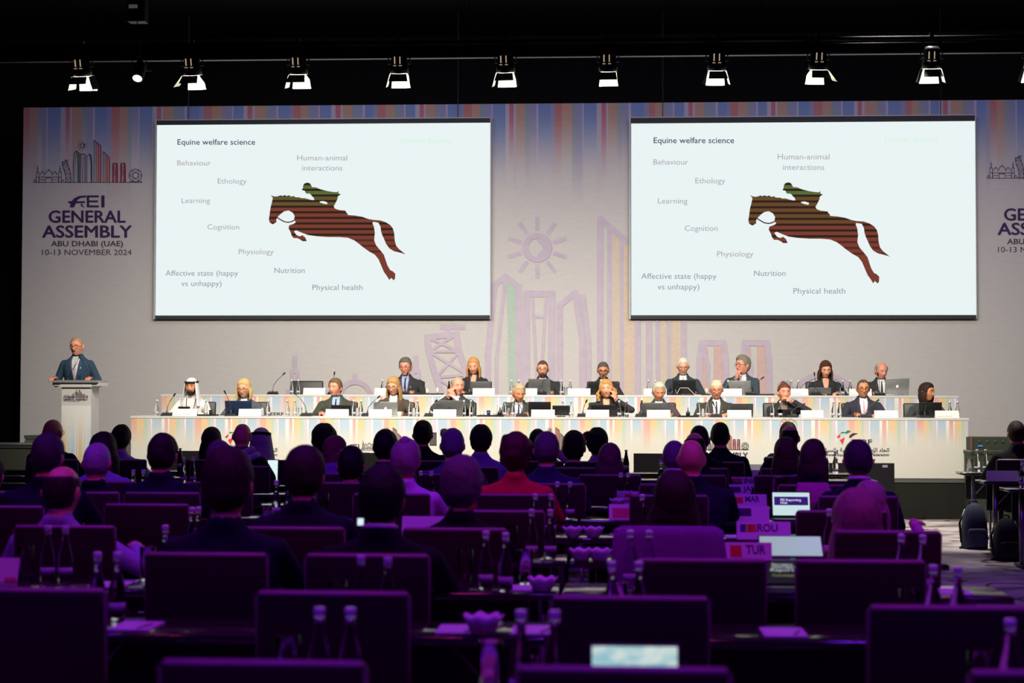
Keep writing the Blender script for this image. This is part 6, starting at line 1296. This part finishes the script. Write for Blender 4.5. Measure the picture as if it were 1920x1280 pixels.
FB = [(294, 'table end by the lectern'), (386, 'headdress, aisle side'), (503, 'slate jacket'), (539, 'middle gap, wall side'), (553, 'middle gap, aisle side'), (663, 'dark green suit, first'), (677, 'dark green suit, second'), (769, 'fair-haired woman, first'), (783, 'fair-haired woman, second'), (870, 'clasped hands, first'), (883, 'clasped hands, second'), (946, 'curly grey man, first'), (962, 'curly grey man, second'), (1055, 'black tablet, first'), (1071, 'black tablet, second'), (1161, 'golden curls, first'), (1175, 'golden curls, second'), (1310, 'white-haired man, first'), (1326, 'white-haired man, second'), (1448, 'hand at chin, first'), (1463, 'hand at chin, second'), (1563, 'pink tie, first'), (1574, 'pink tie, second'), (1781, 'table end, first'), (1795, 'table end, second')]
for i, (px, wh) in enumerate(FB): Y = YF + 0.14 + 0.05 * (i % 2); place_bottle(atY(px, 770, Y).x, Y, 1.27, 'clear water bottle on the front panel table, ' + wh, 'water bottles of the panel', 0.86)
RB = [(547, 'empty seat, first'), (559, 'empty seat, second'), (717, 'blue shirt'), (959, 'bearded man, first of the lectern side'), (973, 'bearded man, second of the lectern side'), (1053, 'thick-framed glasses, first'), (1069, 'thick-framed glasses, second'), (1216, 'navy suit, first'), (1229, 'navy suit, second'), (1350, 'turned man, first'), (1365, 'turned man, second'), (1484, 'long brown hair, first'), (1497, 'long brown hair, second'), (1580, 'bald man, first'), (1594, 'bald man, second')]
for i, (px, wh) in enumerate(RB): Y = YB + 0.14 + 0.05 * (i % 2); place_bottle(atY(px, 730, Y).x, Y, 1.55, 'clear water bottle on the rear panel table, ' + wh, 'water bottles of the panel', 0.86)
for px, row, wh in ((492, 0, 'beside the slate jacket'), (670, 0, 'between the bottles at the dark green suit'), (776, 0, 'between the bottles at the fair-haired woman'), (954, 0, 'between the bottles at the curly grey man'), (1318, 0, 'between the bottles at the white-haired man'), (563, 0, 'at the middle gap'), (1061, 1, 'between the rear bottles'), (1577, 1, 'at the rear end')):
    Y0, z, _ = prow(row); place_glass(atY(px, 770, Y0 + 0.25).x, Y0 + 0.25, z, 'water glass on the panel tables ' + wh, 'tall water glasses', 0.72)
dark_bottle(842, 706, YB + 0.2, 1.55, 'dark cola bottle on the rear panel table at the ginger-blonde woman', 0.9)
def tray(row, px0, px1, label):
    Y0, z, _ = prow(row); Y = Y0 + 0.06; x0, x1 = atY(px0, 775, Y).x, atY(px1, 775, Y).x; g = Geo(); g.box(x0, x1, Y, Y + 0.2, z, z + 0.010); g.box(x0, x1, Y, Y + 0.008, z + 0.010, z + 0.02); g.box(x0, x1, Y + 0.192, Y + 0.2, z + 0.010, z + 0.02); g.box(x0, x0 + 0.008, Y, Y + 0.2, z + 0.010, z + 0.02); g.box(x1 - 0.008, x1, Y, Y + 0.2, z + 0.010, z + 0.02)
    return top('tray', g, BLACKPL, label, 'tray')
tray(0, 369, 404, 'dark tray beside the man in white headdress'); tray(0, 894, 944, 'dark tray between clasped-hands man and curly grey man'); tray(0, 1271, 1308, 'dark tray beside the man with silver hair'); tray(1, 772, 829, 'dark tray beside the man in blue shirt'); tray(1, 1308, 1332, 'dark tray beside the rear white-haired man'); tray(1, 1417, 1452, 'dark folder-like tray beside the man turned to the lectern')
def cup(row, px, m, h, rr, label, dy=0.16, zo=0.010, lid=None, name='cup'):
    Y0, z, _ = prow(row); r = root(name, (atY(px, 775, Y0 + dy).x, Y0 + dy, z + zo), label, name.split('_')[-1])
    g = Geo(); g.lathe([(0.001, 0), (rr * 0.85, 0), (rr, h), (rr * 0.9, h), (rr * 0.78, 0.006), (0.001, 0.006)], n=16); g.obj('body', m, r, True)
    g = Geo(); g.lathe([(0.001, h + 0.0005), (rr * 1.03, h + 0.0005), (rr * 1.03, h + 0.01), (0.001, h + 0.012)], n=16); g.obj('lid', lid or m, r, True)
CREAM = mat('cream_ceramic', (0.72, 0.68, 0.58), 0.35); BLUEM = mat('blue_plastic', (0.02, 0.03, 0.22), 0.4)
cup(0, 395, BLACKPL, 0.055, 0.022, 'small black cup on the tray by the white headdress'); cup(0, 916, BLUEM, 0.06, 0.024, 'small blue cup on the tray by the curly grey man'); cup(0, 904, CREAM, 0.05, 0.026, 'small cream cup on the tray by the clasped hands'); cup(0, 928, CREAM, 0.06, 0.022, 'cream jar beside the small blue cup')
cup(1, 801, CREAM, 0.065, 0.024, 'cream jar on the rear tray, nearer the man in blue shirt'); cup(1, 820, CREAM, 0.08, 0.020, 'tall cream jar on the rear tray'); cup(0, 749, CREAM, 0.05, 0.03, 'cream cup beside the silver laptop with fruit emblem', zo=0); cup(0, 1341, CREAM, 0.05, 0.03, 'cream cup before the purple striped tie', zo=0, dy=0.24); cup(1, 1325, CREAM, 0.08, 0.020, 'tall cream jar beside the rear white-haired man')
def sanitiser(row, px, label):
    Y0, z, _ = prow(row); r = root('sanitiser_bottle', (atY(px, 770, Y0 + 0.15).x, Y0 + 0.15, z + 0.010), label, 'bottle'); g = Geo(); g.lathe([(0.001, 0), (0.026, 0), (0.026, 0.05), (0.010, 0.065), (0.010, 0.075), (0.001, 0.075)], n=14); g.obj('body', BLACKPL, r, True); g = Geo(); g.lathe([(0.001, 0.0755), (0.006, 0.0755), (0.004, 0.115), (0.001, 0.115)], n=10); g.obj('nozzle', BLACKPL, r, True)
sanitiser(0, 1290, 'black pump bottle on the tray beside the man with silver hair'); sanitiser(0, 937, 'black pump bottle on the tray by the curly grey man')
def cable(row, pts, label):
    Y0, z, _ = prow(row); g = Geo(); g.tube([atY(u, v, Y0 + d) if v else Vector((atY(u, 775, Y0 + d).x, Y0 + d, z + 0.004)) for u, v, d in pts], 0.004, 6); return tag(top('cable', g, WHITEP, label, 'cable'), None)
cable(0, [(925, 0, 0.10), (932, 0, 0.2), (941, 765, 0.3), (933, 758, 0.35), (930, 0, 0.45)], 'white cable looping beside the curly grey man')
cable(1, [(1268, 0, 0.05), (1275, 727, 0.03), (1290, 727, 0.02), (1303, 0, 0.03), (1320, 0, 0.08)], 'white cable curling before the rear black laptop')
print('objects', len(bpy.data.objects), 'tris', sum(len(o.data.polygons) for o in bpy.data.objects if o.type == 'MESH'))
